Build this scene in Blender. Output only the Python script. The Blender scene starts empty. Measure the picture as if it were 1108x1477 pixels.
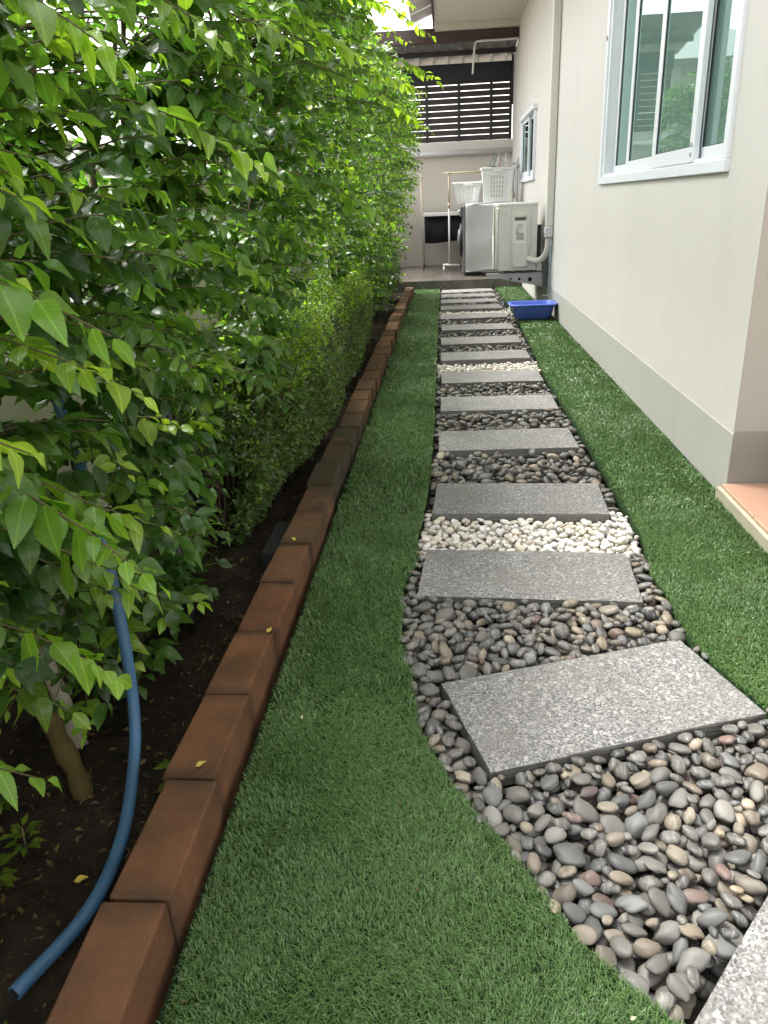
import bpy, bmesh, math, random
import numpy as np
from mathutils import Vector, Matrix, Euler

random.seed(7)
RNG = np.random.default_rng(11)
SC = bpy.context.scene
COL = SC.collection

# ------------------------------------------------------------------ camera
CAM_H = 1.0
FPX, PITCH, YAW, ROLL = 1088.2, 0.387965, 0.091488, -0.045635
cd = bpy.data.cameras.new("camera")
cam = bpy.data.objects.new("camera", cd)
COL.objects.link(cam)
F = Vector((-math.sin(YAW) * math.cos(PITCH), math.cos(YAW) * math.cos(PITCH), -math.sin(PITCH)))
R0 = Vector((math.cos(YAW), math.sin(YAW), 0))
U0 = R0.cross(F)
R1 = math.cos(ROLL) * R0 + math.sin(ROLL) * U0
U1 = -math.sin(ROLL) * R0 + math.cos(ROLL) * U0
M = Matrix((R1, U1, -F)).transposed().to_4x4()
M.translation = (0, 0, CAM_H)
cam.matrix_world = M
cd.sensor_fit = 'HORIZONTAL'
cd.sensor_width = 36
cd.lens = 36 * FPX / 1108
cd.clip_start = 0.02
cd.clip_end = 800
cd.dof.use_dof = True
cd.dof.focus_distance = 2.6
cd.dof.aperture_fstop = 32
SC.camera = cam

# ------------------------------------------------------------------ sky, sun, exposure
SUN_EL, SUN_AZ = math.radians(62), math.radians(-50)      # azimuth from +y, clockwise
w = bpy.data.worlds.new("World")
SC.world = w
w.use_nodes = True
nt = w.node_tree
bg = nt.nodes["Background"]
sky = nt.nodes.new("ShaderNodeTexSky")
sky.sky_type = 'NISHITA'
sky.sun_disc = False
sky.sun_elevation = SUN_EL
sky.sun_rotation = SUN_AZ
sky.air_density = 1.0
sky.dust_density = 4.0
sky.ozone_density = 1.0
hs = nt.nodes.new("ShaderNodeHueSaturation")
hs.inputs["Saturation"].default_value = 0.06               # an overcast, almost colourless sky
nt.links.new(sky.outputs[0], hs.inputs["Color"])
nt.links.new(hs.outputs[0], bg.inputs["Color"])
bg.inputs["Strength"].default_value = 0.15
sd = bpy.data.lights.new("sun", 'SUN')
sd.energy = 1.5
sd.angle = math.radians(18)
sd.color = (1.0, 0.96, 0.9)
sun = bpy.data.objects.new("sun", sd)
COL.objects.link(sun)
sv = Vector((math.sin(SUN_AZ) * math.cos(SUN_EL), math.cos(SUN_AZ) * math.cos(SUN_EL), math.sin(SUN_EL)))
sun.rotation_euler = sv.to_track_quat('Z', 'Y').to_euler()
sun.location = sv * 30
SC.view_settings.view_transform = 'Standard'
SC.view_settings.look = 'None'
SC.view_settings.gamma = 1
SC.view_settings.use_curve_mapping = False
SC.view_settings.exposure = 2.4

# ------------------------------------------------------------------ materials
class NB:
    """tiny node builder"""
    def __init__(s, name):
        s.m = bpy.data.materials.new(name)
        s.m.use_nodes = True
        s.t = s.m.node_tree
        s.b = s.t.nodes["Principled BSDF"]
        s.o = s.t.nodes["Material Output"]
    def n(s, typ, **kw):
        nd = s.t.nodes.new("ShaderNode" + typ)
        for k, v in kw.items():
            if k.startswith("i_"):
                nd.inputs[int(k[2:])].default_value = v
            else:
                setattr(nd, k, v)
        return nd
    def l(s, a, b):
        s.t.links.new(a, b)
    def coord(s, kind="Object"):
        return s.n("TexCoord").outputs[kind]
    def noise(s, vec, scale, detail=4, rough=.55, lac=2.0):
        nd = s.n("TexNoise")
        nd.inputs["Scale"].default_value = scale
        nd.inputs["Detail"].default_value = detail
        nd.inputs["Roughness"].default_value = rough
        if vec is not None:
            s.l(vec, nd.inputs["Vector"])
        return nd.outputs["Fac"]
    def ramp(s, fac, stops):
        nd = s.n("ValToRGB")
        cr = nd.color_ramp
        while len(cr.elements) < len(stops):
            cr.elements.new(0.5)
        for e, (p, c) in zip(cr.elements, stops):
            e.position = p
            e.color = (c[0], c[1], c[2], 1) if hasattr(c, '__len__') else (c, c, c, 1)
        s.l(fac, nd.inputs[0])
        return nd.outputs[0]
    def mix(s, fac, a, b, mode='MIX'):
        nd = s.n("Mix", data_type='RGBA', blend_type=mode)
        for sock, v in ((nd.inputs[0], fac), (nd.inputs[6], a), (nd.inputs[7], b)):
            if hasattr(v, 'is_linked'):
                s.l(v, sock)
            elif hasattr(v, '__len__'):
                sock.default_value = (*v[:3], 1)
            else:
                sock.default_value = v
        return nd.outputs[2]
    def bump(s, h, strength=.3, dist=.01):
        nd = s.n("Bump")
        nd.inputs["Strength"].default_value = strength
        nd.inputs["Distance"].default_value = dist
        s.l(h, nd.inputs["Height"])
        s.l(nd.outputs[0], s.b.inputs["Normal"])
    def set(s, color=None, rough=None, spec=None, metal=None):
        for key, v in (("Base Color", color), ("Roughness", rough), ("Specular IOR Level", spec), ("Metallic", metal)):
            if v is None:
                continue
            if hasattr(v, 'is_linked'):
                s.l(v, s.b.inputs[key])
            elif hasattr(v, '__len__'):
                s.b.inputs[key].default_value = (*v[:3], 1)
            else:
                s.b.inputs[key].default_value = v
        return s.m

def plain(name, c, rough=.5, spec=.5, metal=0, var=.12, scale=6, bump=0):
    b = NB(name)
    co = b.coord()
    f = b.noise(co, scale, 5)
    col = b.mix(f, [x * (1 - var) for x in c], [min(1, x * (1 + var)) for x in c])
    if bump:
        b.bump(b.noise(co, scale * 12, 3), bump, .004)
    return b.set(col, rough, spec, metal)

def wall_paint(name, c, dirt):
    b = NB(name)
    co = b.coord("Object")
    f1 = b.noise(co, .9, 6, .6)
    col = b.mix(f1, [x * .93 for x in c], [x * 1.03 for x in c])
    mp = b.n("Mapping")
    mp.inputs["Scale"].default_value = (3.5, 3.5, .35)
    b.l(co, mp.inputs["Vector"])
    st = b.ramp(b.noise(mp.outputs[0], 1.0, 5, .6), [(.5, 0), (.78, 1)])
    col = b.mix(b.mix(1.0, st, (dirt, dirt, dirt), 'MULTIPLY'), col, [x * .6 for x in c])
    if name == 'plinth_paint':
        sp = b.n("SeparateXYZ")
        b.l(co, sp.inputs[0])
        ad = b.n("Math", operation='MULTIPLY_ADD')
        ad.inputs[1].default_value = .22
        b.l(b.noise(co, 7, 5, .65), ad.inputs[0])
        b.l(sp.outputs[2], ad.inputs[2])
        low = b.ramp(ad.outputs[0], [(.10, 1), (.2, 0)])
        col = b.mix(b.mix(1.0, low, (.4, .4, .4), 'MULTIPLY'), col, (.30, .29, .22))
    ad2 = b.n("Math", operation="MULTIPLY_ADD")
    ad2.inputs[1].default_value = .35
    b.l(b.noise(co, 90, 4), ad2.inputs[0])
    b.l(b.noise(co, 5, 4), ad2.inputs[2])
    b.bump(ad2.outputs[0], .22, .012)
    return b.set(col, .75, .3)

def granite():
    b = NB("exposed_aggregate")
    co = b.coord()
    v = b.n("TexVoronoi")
    v.inputs["Scale"].default_value = 290
    b.l(co, v.inputs["Vector"])
    sp = b.n("SeparateColor")
    b.l(v.outputs["Color"], sp.inputs[0])
    chips = b.ramp(sp.outputs[0], [(0, (.045, .045, .045)), (.2, (.085, .085, .085)), (.42, (.15, .149, .145)),
                                   (.66, (.185, .183, .178)), (.86, (.265, .262, .253)), (1, (.36, .353, .338))])
    v2 = b.n("TexVoronoi")
    v2.inputs["Scale"].default_value = 150
    b.l(co, v2.inputs["Vector"])
    sp2 = b.n("SeparateColor")
    b.l(v2.outputs["Color"], sp2.inputs[0])
    big = b.ramp(sp2.outputs[1], [(.86, 0), (.88, 1)])
    bigc = b.ramp(sp2.outputs[0], [(0, (.07, .07, .075)), (.5, (.36, .352, .337)), (1, (.46, .447, .42))])
    col = b.mix(b.mix(1, big, (.7, .7, .7), 'MULTIPLY'), chips, bigc)
    oi = b.n("ObjectInfo")
    av = b.n("VectorMath", operation="ADD")
    b.l(co, av.inputs[0])
    b.l(oi.outputs["Location"], av.inputs[1])
    gr = b.noise(av.outputs[0], 6, 6, .65)
    col = b.mix(b.ramp(gr, [(.38, .0), (.7, .6)]), col, (.135, .128, .115))
    col = b.mix(1.0, col, b.ramp(oi.outputs["Random"], [(0, .86), (1, 1.12)]), "MULTIPLY")
    geo = b.n("NewGeometry")
    sz = b.n("SeparateXYZ")
    b.l(geo.outputs["Normal"], sz.inputs[0])
    up = b.ramp(sz.outputs[2], [(.4, 1), (.8, 0)])
    cem = b.mix(b.noise(co, 40, 5), (.10, .097, .09), (.17, .165, .15))
    col = b.mix(up, col, cem)
    b.bump(v.outputs["Distance"], .35, .003)
    return b.set(col, .55, .45)

def pebble_mat(name, src):
    b = NB(name)
    co = b.coord()
    if src == 'object':
        c = b.n("ObjectInfo").outputs["Color"]
        rnd = b.n("ObjectInfo").outputs["Random"]
        av = b.n("VectorMath", operation='ADD')
        b.l(co, av.inputs[0])
        b.l(rnd, av.inputs[1])
        co = av.outputs[0]
    else:
        c = b.n("Attribute", attribute_name="col").outputs["Color"]
    f = b.noise(co, 55, 6, .65)
    col = b.mix(b.ramp(f, [(.36, .45), (.60, 0)]), c, (.045, .043, .04))
    g = b.noise(co, 160, 3, .7)
    col = b.mix(b.ramp(g, [(.58, 0), (.74, .4)]), col, (.45, .43, .38))
    wv = b.n("TexWave", wave_type='BANDS')
    wv.inputs["Scale"].default_value = 22
    wv.inputs["Distortion"].default_value = 9
    wv.inputs["Detail"].default_value = 3
    b.l(co, wv.inputs["Vector"])
    col = b.mix(b.ramp(wv.outputs["Fac"], [(.75, 0), (1, .22)]), col, (.38, .35, .31))
    b.bump(f, .12, .003)
    return b.set(col, .52, .4)

def grass_mat():
    b = NB("turf_blade")
    c = b.n("Attribute", attribute_name="col").outputs["Color"]
    b.set(c, .38, .5)
    tr = b.n("BsdfTranslucent")
    b.l(c, tr.inputs[0])
    mx = b.n("MixShader")
    mx.inputs[0].default_value = .25
    b.l(b.b.outputs[0], mx.inputs[1])
    b.l(tr.outputs[0], mx.inputs[2])
    b.l(mx.outputs[0], b.o.inputs[0])
    return b.m

def leaf_mat(name, src):
    b = NB(name)
    if src == 'object':
        c = b.n("ObjectInfo").outputs["Color"]
    else:
        c = b.n("Attribute", attribute_name="col").outputs["Color"]
    uv = b.n("UVMap", uv_map="UVMap").outputs[0]
    sx = b.n("SeparateXYZ")
    b.l(uv, sx.inputs[0])
    au = b.n("Math", operation='ABSOLUTE')
    b.l(sx.outputs[0], au.inputs[0])
    rib = b.ramp(au.outputs[0], [(.02, 1), (.10, 0)])
    # side veins sweep from the midrib towards the tip
    ph = b.n("Math", operation='MULTIPLY_ADD')
    ph.inputs[1].default_value = -.28
    b.l(au.outputs[0], ph.inputs[0])
    b.l(sx.outputs[1], ph.inputs[2])
    ml = b.n("Math", operation='MULTIPLY')
    ml.inputs[1].default_value = 52
    b.l(ph.outputs[0], ml.inputs[0])
    sn = b.n("Math", operation='SINE')
    b.l(ml.outputs[0], sn.inputs[0])
    vein = b.ramp(sn.outputs[0], [(.86, 0), (1, .5)])
    f = b.noise(b.coord("Object") if src == 'object' else None, 30, 4)
    base = b.mix(f, c, (1.25, 1.2, 1.0), 'MULTIPLY')
    col = b.mix(vein, base, (1.5, 1.4, 1.3), 'MULTIPLY')
    lite = b.mix(1.0, c, (2.1, 1.9, 1.7), 'MULTIPLY')
    col = b.mix(b.mix(1.0, rib, (.7, .7, .7), 'MULTIPLY'), col, lite)
    b.set(col, .27, .5)
    b.bump(vein, .25, .002)
    tr = b.n("BsdfTranslucent")
    tc = b.mix(1.0, col, (2.6, 2.7, .9), 'MULTIPLY')
    b.l(tc, tr.inputs[0])
    mx = b.n("MixShader")
    mx.inputs[0].default_value = .45
    b.l(b.b.outputs[0], mx.inputs[1])
    b.l(tr.outputs[0], mx.inputs[2])
    b.l(mx.outputs[0], b.o.inputs[0])
    return b.m

def brick_mat():
    b = NB("terracotta_block")
    co = b.coord("Object")
    oi = b.n("ObjectInfo")
    av = b.n("VectorMath", operation='ADD')
    b.l(co, av.inputs[0])
    b.l(oi.outputs["Location"], av.inputs[1])
    p = av.outputs[0]
    tone = b.ramp(oi.outputs["Random"], [(0, (.18, .074, .034)), (.5, (.225, .098, .044)), (1, (.26, .13, .068))])
    f = b.noise(p, 9, 6, .6)
    col = b.mix(b.ramp(f, [(.40, 0), (.62, .75)]), tone, (.095, .046, .022))
    g = b.noise(p, 3.0, 6, .7)
    moss = b.ramp(g, [(.34, 0), (.50, 1)])
    oc = b.n("SeparateColor")
    b.l(oi.outputs["Color"], oc.inputs[0])
    amt = b.n("Math", operation='MULTIPLY')
    b.l(moss, amt.inputs[0])
    b.l(oc.outputs[0], amt.inputs[1])
    col = b.mix(amt.outputs[0], col, (.055, .045, .026))
    # dirt that gathered at both ends of every block, next to the joints
    sy = b.n("SeparateXYZ")
    b.l(co, sy.inputs[0])
    ab = b.n("Math", operation='ABSOLUTE')
    b.l(sy.outputs[1], ab.inputs[0])
    an = b.n("Math", operation='MULTIPLY_ADD')
    an.inputs[1].default_value = .07
    b.l(b.noise(p, 14, 5), an.inputs[0])
    b.l(ab.outputs[0], an.inputs[2])
    col = b.mix(b.ramp(an.outputs[0], [(.120, 0), (.165, .8)]), col, (.045, .028, .016))
    h = b.noise(p, 60, 5, .6)
    col = b.mix(b.ramp(h, [(.66, 0), (.8, .25)]), col, (.36, .27, .2))
    fine = b.noise(p, 240, 5, .8)
    col = b.mix(b.ramp(fine, [(.30, .5), (.5, 0)]), col, (.05, .03, .018))
    scr = b.noise(p, 26, 8, .75)
    col = b.mix(b.ramp(scr, [(.58, 0), (.70, .35)]), col, (.27, .17, .11))
    b.bump(b.noise(p, 130, 6, .75), .6, .005)
    return b.set(col, .78, .25)

def soil_mat():
    b = NB("damp_soil")
    co = b.coord("Object")
    f = b.noise(co, 18, 7, .7)
    col = b.ramp(f, [(.3, (.010, .007, .005)), (.55, (.028, .019, .012)), (.8, (.06, .042, .026))])
    b.bump(b.noise(co, 60, 6, .7), .9, .02)
    return b.set(col, .85, .2)

def tile_mat(name, ca, cb, rough=.35, streak=None):
    b = NB(name)
    co = b.coord("Object")
    oi = b.n("ObjectInfo")
    av = b.n("VectorMath", operation='ADD')
    b.l(co, av.inputs[0])
    b.l(oi.outputs["Location"], av.inputs[1])
    v = av.outputs[0]
    if streak:
        mp = b.n("Mapping")
        mp.inputs["Scale"].default_value = streak
        b.l(v, mp.inputs[0])
        v = mp.outputs[0]
    f = b.noise(v, 9, 6, .65)
    col = b.mix(f, ca, cb)
    k = b.ramp(oi.outputs["Random"], [(0, .82), (1, 1.1)])
    col = b.mix(1.0, col, k, 'MULTIPLY')
    return b.set(col, rough, .5)

def glass_mat(name, tint, refl=1.5, film=(.12, .23, .195), film_amt=.0):
    b = NB(name)
    tp = b.n("BsdfTransparent")
    tp.inputs[0].default_value = (*tint, 1)
    gl = b.n("BsdfGlossy")
    gl.inputs["Roughness"].default_value = .015
    gl.inputs[0].default_value = (.74, .93, .88, 1)
    fr = b.n("Fresnel")
    fr.inputs[0].default_value = refl
    mx = b.n("MixShader")
    b.l(fr.outputs[0], mx.inputs[0])
    df = b.n("BsdfDiffuse")
    df.inputs[0].default_value = (*film, 1)
    mf = b.n("MixShader")
    mf.inputs[0].default_value = film_amt
    b.l(tp.outputs[0], mf.inputs[1])
    b.l(df.outputs[0], mf.inputs[2])
    b.l(mf.outputs[0], mx.inputs[1])
    b.l(gl.outputs[0], mx.inputs[2])
    b.l(mx.outputs[0], b.o.inputs[0])
    b.t.nodes.remove(b.b)
    return b.m

MT = dict(
    wall=wall_paint("cream_paint", (.60, .58, .535), .12),
    plinth=wall_paint("plinth_paint", (.44, .432, .395), .2),
    return_wall=wall_paint("cream_paint_shaded", (.40, .38, .335), .12),  # cream wall round the corner, its shade put into a darker colour
    backwall=wall_paint("back_wall_paint", (.55, .515, .455), .12),
    boundary=wall_paint("boundary_paint", (.60, .54, .46), .25),
    granite=granite(),
    peb_o=pebble_mat("river_pebble", 'object'), peb_a=pebble_mat("river_pebble_mass", 'attr'),
    grass=grass_mat(), leaf_o=leaf_mat("leaf_surface", 'object'), leaf_a=leaf_mat("leaf_mass", 'attr'),
    brick=brick_mat(), soil=soil_mat(),
    turf=plain("turf_backing", (.022, .045, .018), .9, .1, var=.3, scale=60),
    bedding=plain("path_bedding", (.05, .047, .042), .9, .2, var=.4, scale=60, bump=.5),
    earth=plain("ground_earth", (.16, .14, .11), .9, .2, var=.3, scale=2),
    alu=plain("white_aluminium", (.74, .77, .80), .32, .5, var=.03),
    rubber=plain("black_gasket", (.012, .013, .014), .5, .4),
    white=plain("white_plastic", (.78, .78, .76), .38, .5, var=.04),
    offwhite=plain("warm_white_enamel", (.62, .615, .56), .42, .5, var=.05),
    pvc=plain("grey_pvc", (.52, .52, .51), .4, .5, var=.06),
    steel=plain("galvanised_steel", (.40, .405, .40), .45, .5, .3, var=.12, scale=20),
    darksteel=plain("dark_slotted_steel", (.10, .10, .105), .5, .5, var=.2),
    hole=plain("shadow_black", (.012, .012, .013), .8, .1),
    wrap=plain("lagging_tape", (.60, .58, .52), .6, .3, var=.12, scale=30, bump=.3),
    bluepipe=plain("weathered_blue_pvc", (.04, .105, .19), .5, .4, var=.4, scale=14),
    basin=plain("blue_plastic", (.085, .145, .52), .33, .5, var=.06),
    soffit=plain("soffit_board", (.52, .49, .44), .7, .3, var=.05),
    fascia=plain("brown_fascia", (.055, .03, .027), .4, .5, var=.2),
    blackmetal=plain("black_painted_metal", (.016, .015, .017), .4, .5, var=.2),
    navy=plain("dark_navy_board", (.014, .018, .026), .5, .4, var=.2),
    slat=plain("dark_brown_slat", (.045, .033, .029), .45, .4, var=.25, scale=12),
    zinc=plain("zinc_sheet", (.34, .34, .34), .38, .5, .6, var=.15, scale=8),
    cover=plain("silver_fabric_cover", (.53, .55, .56), .55, .4, var=.08, scale=10, bump=.2),
    washer=plain("graphite_enamel", (.13, .135, .14), .35, .5, var=.06),
    tin=plain("roof_tile_grey", (.50, .48, .48), .7, .3, var=.25, scale=14),
    neigh=plain("neighbour_render", (.42, .40, .37), .8, .2, var=.1, scale=2),
    neighroof=plain("neighbour_roof", (.20, .20, .205), .6, .3, var=.2, scale=3),
    curtain=plain("teal_curtain", (.62, .78, .72), .8, .2, var=.2, scale=5),
    room=plain("room_plaster", (.10, .11, .11), .9, .1),
    glass=glass_mat("teal_window_glass", (.62, .84, .77), 2.2, film=(.24, .385, .33), film_amt=.6),
    clearglass=glass_mat("small_window_glass", (.72, .82, .82)),
    bark=plain("shrub_bark", (.075, .055, .036), .85, .2, var=.4, scale=40, bump=.6),
    twig=plain("green_brown_twig", (.085, .075, .03), .7, .3, var=.3, scale=30),
    log=plain("mossy_log", (.07, .05, .016), .9, .2, var=.5, scale=22, bump=.9),
    gold=plain("champagne_tube", (.55, .46, .30), .35, .5, .3, var=.05),
    cloth=plain("charcoal_cloth", (.030, .028, .030), .9, .15, var=.2, scale=10),
    tyre=plain("black_rubber", (.014, .014, .015), .5, .4, var=.2),
    rim=plain("dark_alloy", (.30, .30, .31), .35, .5, .6),
    green=plain("green_plastic", (.02, .17, .10), .4, .5),
    pink=plain("faded_red_plastic", (.45, .14, .13), .5, .4),
    paper=plain("printed_label", (.70, .69, .64), .5, .4, var=.03),
    ink=plain("label_ink", (.20, .20, .19), .6, .3),
    floor=tile_mat("wood_look_tile", (.06, .05, .043), (.135, .115, .10), .25, (1.2, 14, 1)),
    riser=tile_mat("slate_tile", (.085, .078, .07), (.18, .165, .145), .35),
    grout=plain("pale_grout", (.42, .39, .35), .9, .2),
    terra=tile_mat("salmon_tile", (.44, .23, .155), (.62, .40, .29), .35),
    straw=plain("dry_debris", (.11, .075, .04), .9, .2, var=.5, scale=60),
    yellow=plain("fallen_leaf_yellow", (.50, .38, .07), .5, .4, var=.3, scale=60),
)

# ------------------------------------------------------------------ object helpers
def tag(o, label=None, cat=None, group=None, kind=None):
    if label: o["label"] = label
    if cat: o["category"] = cat
    if group: o["group"] = group
    if kind: o["kind"] = kind
    return o

def empty(name, loc, label=None, cat=None, group=None, kind=None):
    o = bpy.data.objects.new(name, None)
    o.empty_display_size = .1
    o.location = loc
    COL.objects.link(o)
    return tag(o, label, cat, group, kind)

def origin_of(o):
    p = Vector((0, 0, 0))
    while o is not None:
        p += o.location
        o = o.parent
    return p

def link(name, me, mat=None, parent=None, loc=None, smooth=False):
    """me in world coordinates (loc None): its origin is moved to its base"""
    if mat is not None:
        for m in (mat if isinstance(mat, (list, tuple)) else [mat]):
            me.materials.append(MT[m] if isinstance(m, str) else m)
    if loc is None:
        n = len(me.vertices)
        a = np.empty(n * 3, np.float32)
        me.vertices.foreach_get("co", a)
        a = a.reshape(-1, 3)
        c = np.array([(a[:, 0].min() + a[:, 0].max()) / 2, (a[:, 1].min() + a[:, 1].max()) / 2, a[:, 2].min()], np.float32)
        a -= c
        me.vertices.foreach_set("co", a.ravel())
        loc = Vector([float(v) for v in c])
    o = bpy.data.objects.new(name, me)
    COL.objects.link(o)
    if parent is not None:
        o.parent = parent
        o.location = Vector(loc) - origin_of(parent)
    else:
        o.location = loc
    if smooth:
        me.polygons.foreach_set("use_smooth", [True] * len(me.polygons))
    me.update()
    return o

class MB:
    """collects shapes in world coordinates, then becomes ONE mesh object"""
    def __init__(s):
        s.bm = bmesh.new()
    def box(s, a, b, bevel=0, rot=None, seg=1):
        a, b = Vector(a), Vector(b)
        r = bmesh.ops.create_cube(s.bm, size=1)
        vs = r['verts']
        c, d = (a + b) / 2, b - a
        for v in vs:
            p = Vector((v.co.x * d.x, v.co.y * d.y, v.co.z * d.z))
            if rot is not None:
                p = rot @ p
            v.co = p + c
        if bevel:
            es = list({e for v in vs for e in v.link_edges})
            bmesh.ops.bevel(s.bm, geom=es, offset=bevel, segments=seg, affect='EDGES', profile=.6)
        return s
    def tube(s, pts, r, seg=8, cap=True):
        pts = [Vector(p) for p in pts]
        n = len(pts)
        rr = r if hasattr(r, '__len__') else [r] * n
        rings = []
        ref = None
        for i, p in enumerate(pts):
            t = (pts[min(i + 1, n - 1)] - pts[max(i - 1, 0)]).normalized()
            if ref is None:
                ref = Vector((0, 0, 1)) if abs(t.z) < .9 else Vector((1, 0, 0))
            a = t.cross(ref).normalized()
            b = t.cross(a).normalized()
            ref = -b if (-b).dot(ref) > 0 else b
            rings.append([s.bm.verts.new(p + (a * math.cos(k * 2 * math.pi / seg) + b * math.sin(k * 2 * math.pi / seg)) * rr[i]) for k in range(seg)])
        for i in range(n - 1):
            for k in range(seg):
                f = s.bm.faces.new((rings[i][k], rings[i][(k + 1) % seg], rings[i + 1][(k + 1) % seg], rings[i + 1][k]))
                f.smooth = True
        if cap:
            s.bm.faces.new(rings[0][::-1])
            s.bm.faces.new(rings[-1])
        return s
    def prism(s, poly, axis, a, b):
        """poly of 2D points extruded along axis ('x','y','z') from a to b"""
        def P(q, t):
            return {'x': (t, q[0], q[1]), 'y': (q[0], t, q[1]), 'z': (q[0], q[1], t)}[axis]
        v0 = [s.bm.verts.new(P(q, a)) for q in poly]
        v1 = [s.bm.verts.new(P(q, b)) for q in poly]
        s.bm.faces.new(v0)
        s.bm.faces.new(v1[::-1])
        for i in range(len(poly)):
            j = (i + 1) % len(poly)
            s.bm.faces.new((v0[i], v0[j], v1[j], v1[i]))
        return s
    def lathe(s, prof, c, axis='z', seg=24, sx=1, sy=1):
        rings = []
        for r, h in prof:
            ring = []
            for k in range(seg):
                a = 2 * math.pi * k / seg
                u, v = r * math.cos(a) * sx, r * math.sin(a) * sy
                p = {'z': (u, v, h), 'x': (h, u, v), 'y': (u, h, v)}[axis]
                ring.append(s.bm.verts.new(Vector(c) + Vector(p)))
            rings.append(ring)
        for i in range(len(rings) - 1):
            for k in range(seg):
                f = s.bm.faces.new((rings[i][k], rings[i][(k + 1) % seg], rings[i + 1][(k + 1) % seg], rings[i + 1][k]))
                f.smooth = True
        s.bm.faces.new(rings[0])
        s.bm.faces.new(rings[-1])
        return s
    def build(s, name, mat, parent=None, loc=None, smooth=False):
        bmesh.ops.recalc_face_normals(s.bm, faces=s.bm.faces)
        me = bpy.data.meshes.new(name)
        s.bm.to_mesh(me)
        s.bm.free()
        return link(name, me, mat, parent, loc, smooth)

def np_mesh(name, verts, tris=None, quads=None, col=None, uv=None, smooth=True):
    """fast mesh from arrays; col per vertex, uv per vertex"""
    me = bpy.data.meshes.new(name)
    verts = np.asarray(verts, np.float32)
    loops, starts = [], []
    k = 0
    if tris is not None and len(tris):
        t = np.asarray(tris, np.int32)
        loops.append(t.ravel()); starts.append(np.arange(len(t)) * 3); k = t.size
    if quads is not None and len(quads):
        q = np.asarray(quads, np.int32)
        loops.append(q.ravel()); starts.append(k + np.arange(len(q)) * 4)
    loops = np.concatenate(loops).astype(np.int32)
    starts = np.concatenate(starts).astype(np.int32)
    me.vertices.add(len(verts)); me.loops.add(len(loops)); me.polygons.add(len(starts))
    me.vertices.foreach_set("co", verts.ravel())
    me.loops.foreach_set("vertex_index", loops)
    me.polygons.foreach_set("loop_start", starts)
    me.update(calc_edges=True)
    if col is not None:
        at = me.attributes.new("col", 'FLOAT_COLOR', 'POINT')
        c4 = np.ones((len(verts), 4), np.float32); c4[:, :3] = col
        at.data.foreach_set("color", c4.ravel())
    if uv is not None:
        l = me.uv_layers.new(name="UVMap")
        l.data.foreach_set("uv", np.asarray(uv, np.float32)[loops].ravel())
    if smooth:
        me.polygons.foreach_set("use_smooth", np.ones(len(starts), bool))
    me.validate()
    return me

def spline(pts, n=12):
    """Catmull-Rom through pts"""
    P = [Vector(p) for p in pts]
    P = [P[0] * 2 - P[1]] + P + [P[-1] * 2 - P[-2]]
    out = []
    for i in range(1, len(P) - 2):
        for k in range(n):
            t = k / n
            a, b, c, d = P[i - 1], P[i], P[i + 1], P[i + 2]
            out.append(.5 * ((2 * b) + (c - a) * t + (2 * a - 5 * b + 4 * c - d) * t * t + (3 * b - a - 3 * c + d) * t ** 3))
    out.append(P[-2])
    return out

def vnoise(x, y, s, seed=0):
    """smooth value noise for arrays"""
    x = np.asarray(x) * s + seed * 17.3; y = np.asarray(y) * s + seed * 9.1
    xi = np.floor(x); yi = np.floor(y); fx = x - xi; fy = y - yi
    fx = fx * fx * (3 - 2 * fx); fy = fy * fy * (3 - 2 * fy)
    h = lambda a, b: np.modf(np.abs(np.sin(a * 127.1 + b * 311.7 + seed) * 43758.5453))[0]
    return (h(xi, yi) * (1 - fx) + h(xi + 1, yi) * fx) * (1 - fy) + (h(xi, yi + 1) * (1 - fx) + h(xi + 1, yi + 1) * fx) * fy

# ------------------------------------------------------------------ setting: ground, lawn, bed, path
WX = .965                                   # face of the house wall
Y0, Y1 = .35, 9.52                          # garden strip
XL_Y = [.35, .676, .778, .963, 1.107, 1.265, 1.436, 1.58, 1.866, 2.09, 2.246, 2.555, 2.859, 3.7, 5.66, 9.6]
XL_X = [.58, .285, .190, .090, -.005, -.068, -.088, -.120, -.128, -.092, -.100, -.080, -.072, -.064, -.070, -.076]
XR_Y = [.35, 1.0, 1.347, 1.45, 1.55, 1.681, 1.945, 2.231, 2.531, 2.91, 3.583, 4.508, 5.835, 7.368, 9.6]
XR_X = [.95, .86, .648, .613, .592, .582, .575, .612, .612, .612, .610, .600, .625, .645, .60]
def xl(y): return np.interp(y, XL_Y, XL_X) + .010 * (vnoise(y, y * 0, 9, 3) - .5)
def xr(y): return np.interp(y, XR_Y, XR_X) + .012 * (vnoise(y, y * 0, 8, 5) - .5)
def wall_side(y): return np.where(np.asarray(y) > 2.54, WX - .006, .945)

g = MB(); g.box((-120, -120, -.30), (120, 160, -.12))
tag(g.build("ground", "earth"), "bare earth ground around the house plots", kind="structure")

def strip_mesh(name, ys, xa, xb, z0, z1, mat):
    """a thick sheet between two edge curves"""
    n = len(ys)
    v = np.zeros((n, 4, 3), np.float32)
    v[:, 0] = np.c_[xa, ys, np.full(n, z1)]; v[:, 1] = np.c_[xb, ys, np.full(n, z1)]
    v[:, 2] = np.c_[xb, ys, np.full(n, z0)]; v[:, 3] = np.c_[xa, ys, np.full(n, z0)]
    q = []
    for i in range(n - 1):
        for k in range(4):
            a, b = i * 4 + k, i * 4 + (k + 1) % 4
            q.append((a, b, b + 4, a + 4))
    q += [(0, 3, 2, 1), ((n - 1) * 4, (n - 1) * 4 + 1, (n - 1) * 4 + 2, (n - 1) * 4 + 3)]
    return link(name, np_mesh(name, v.reshape(-1, 3), quads=q, smooth=False), mat)

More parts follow.
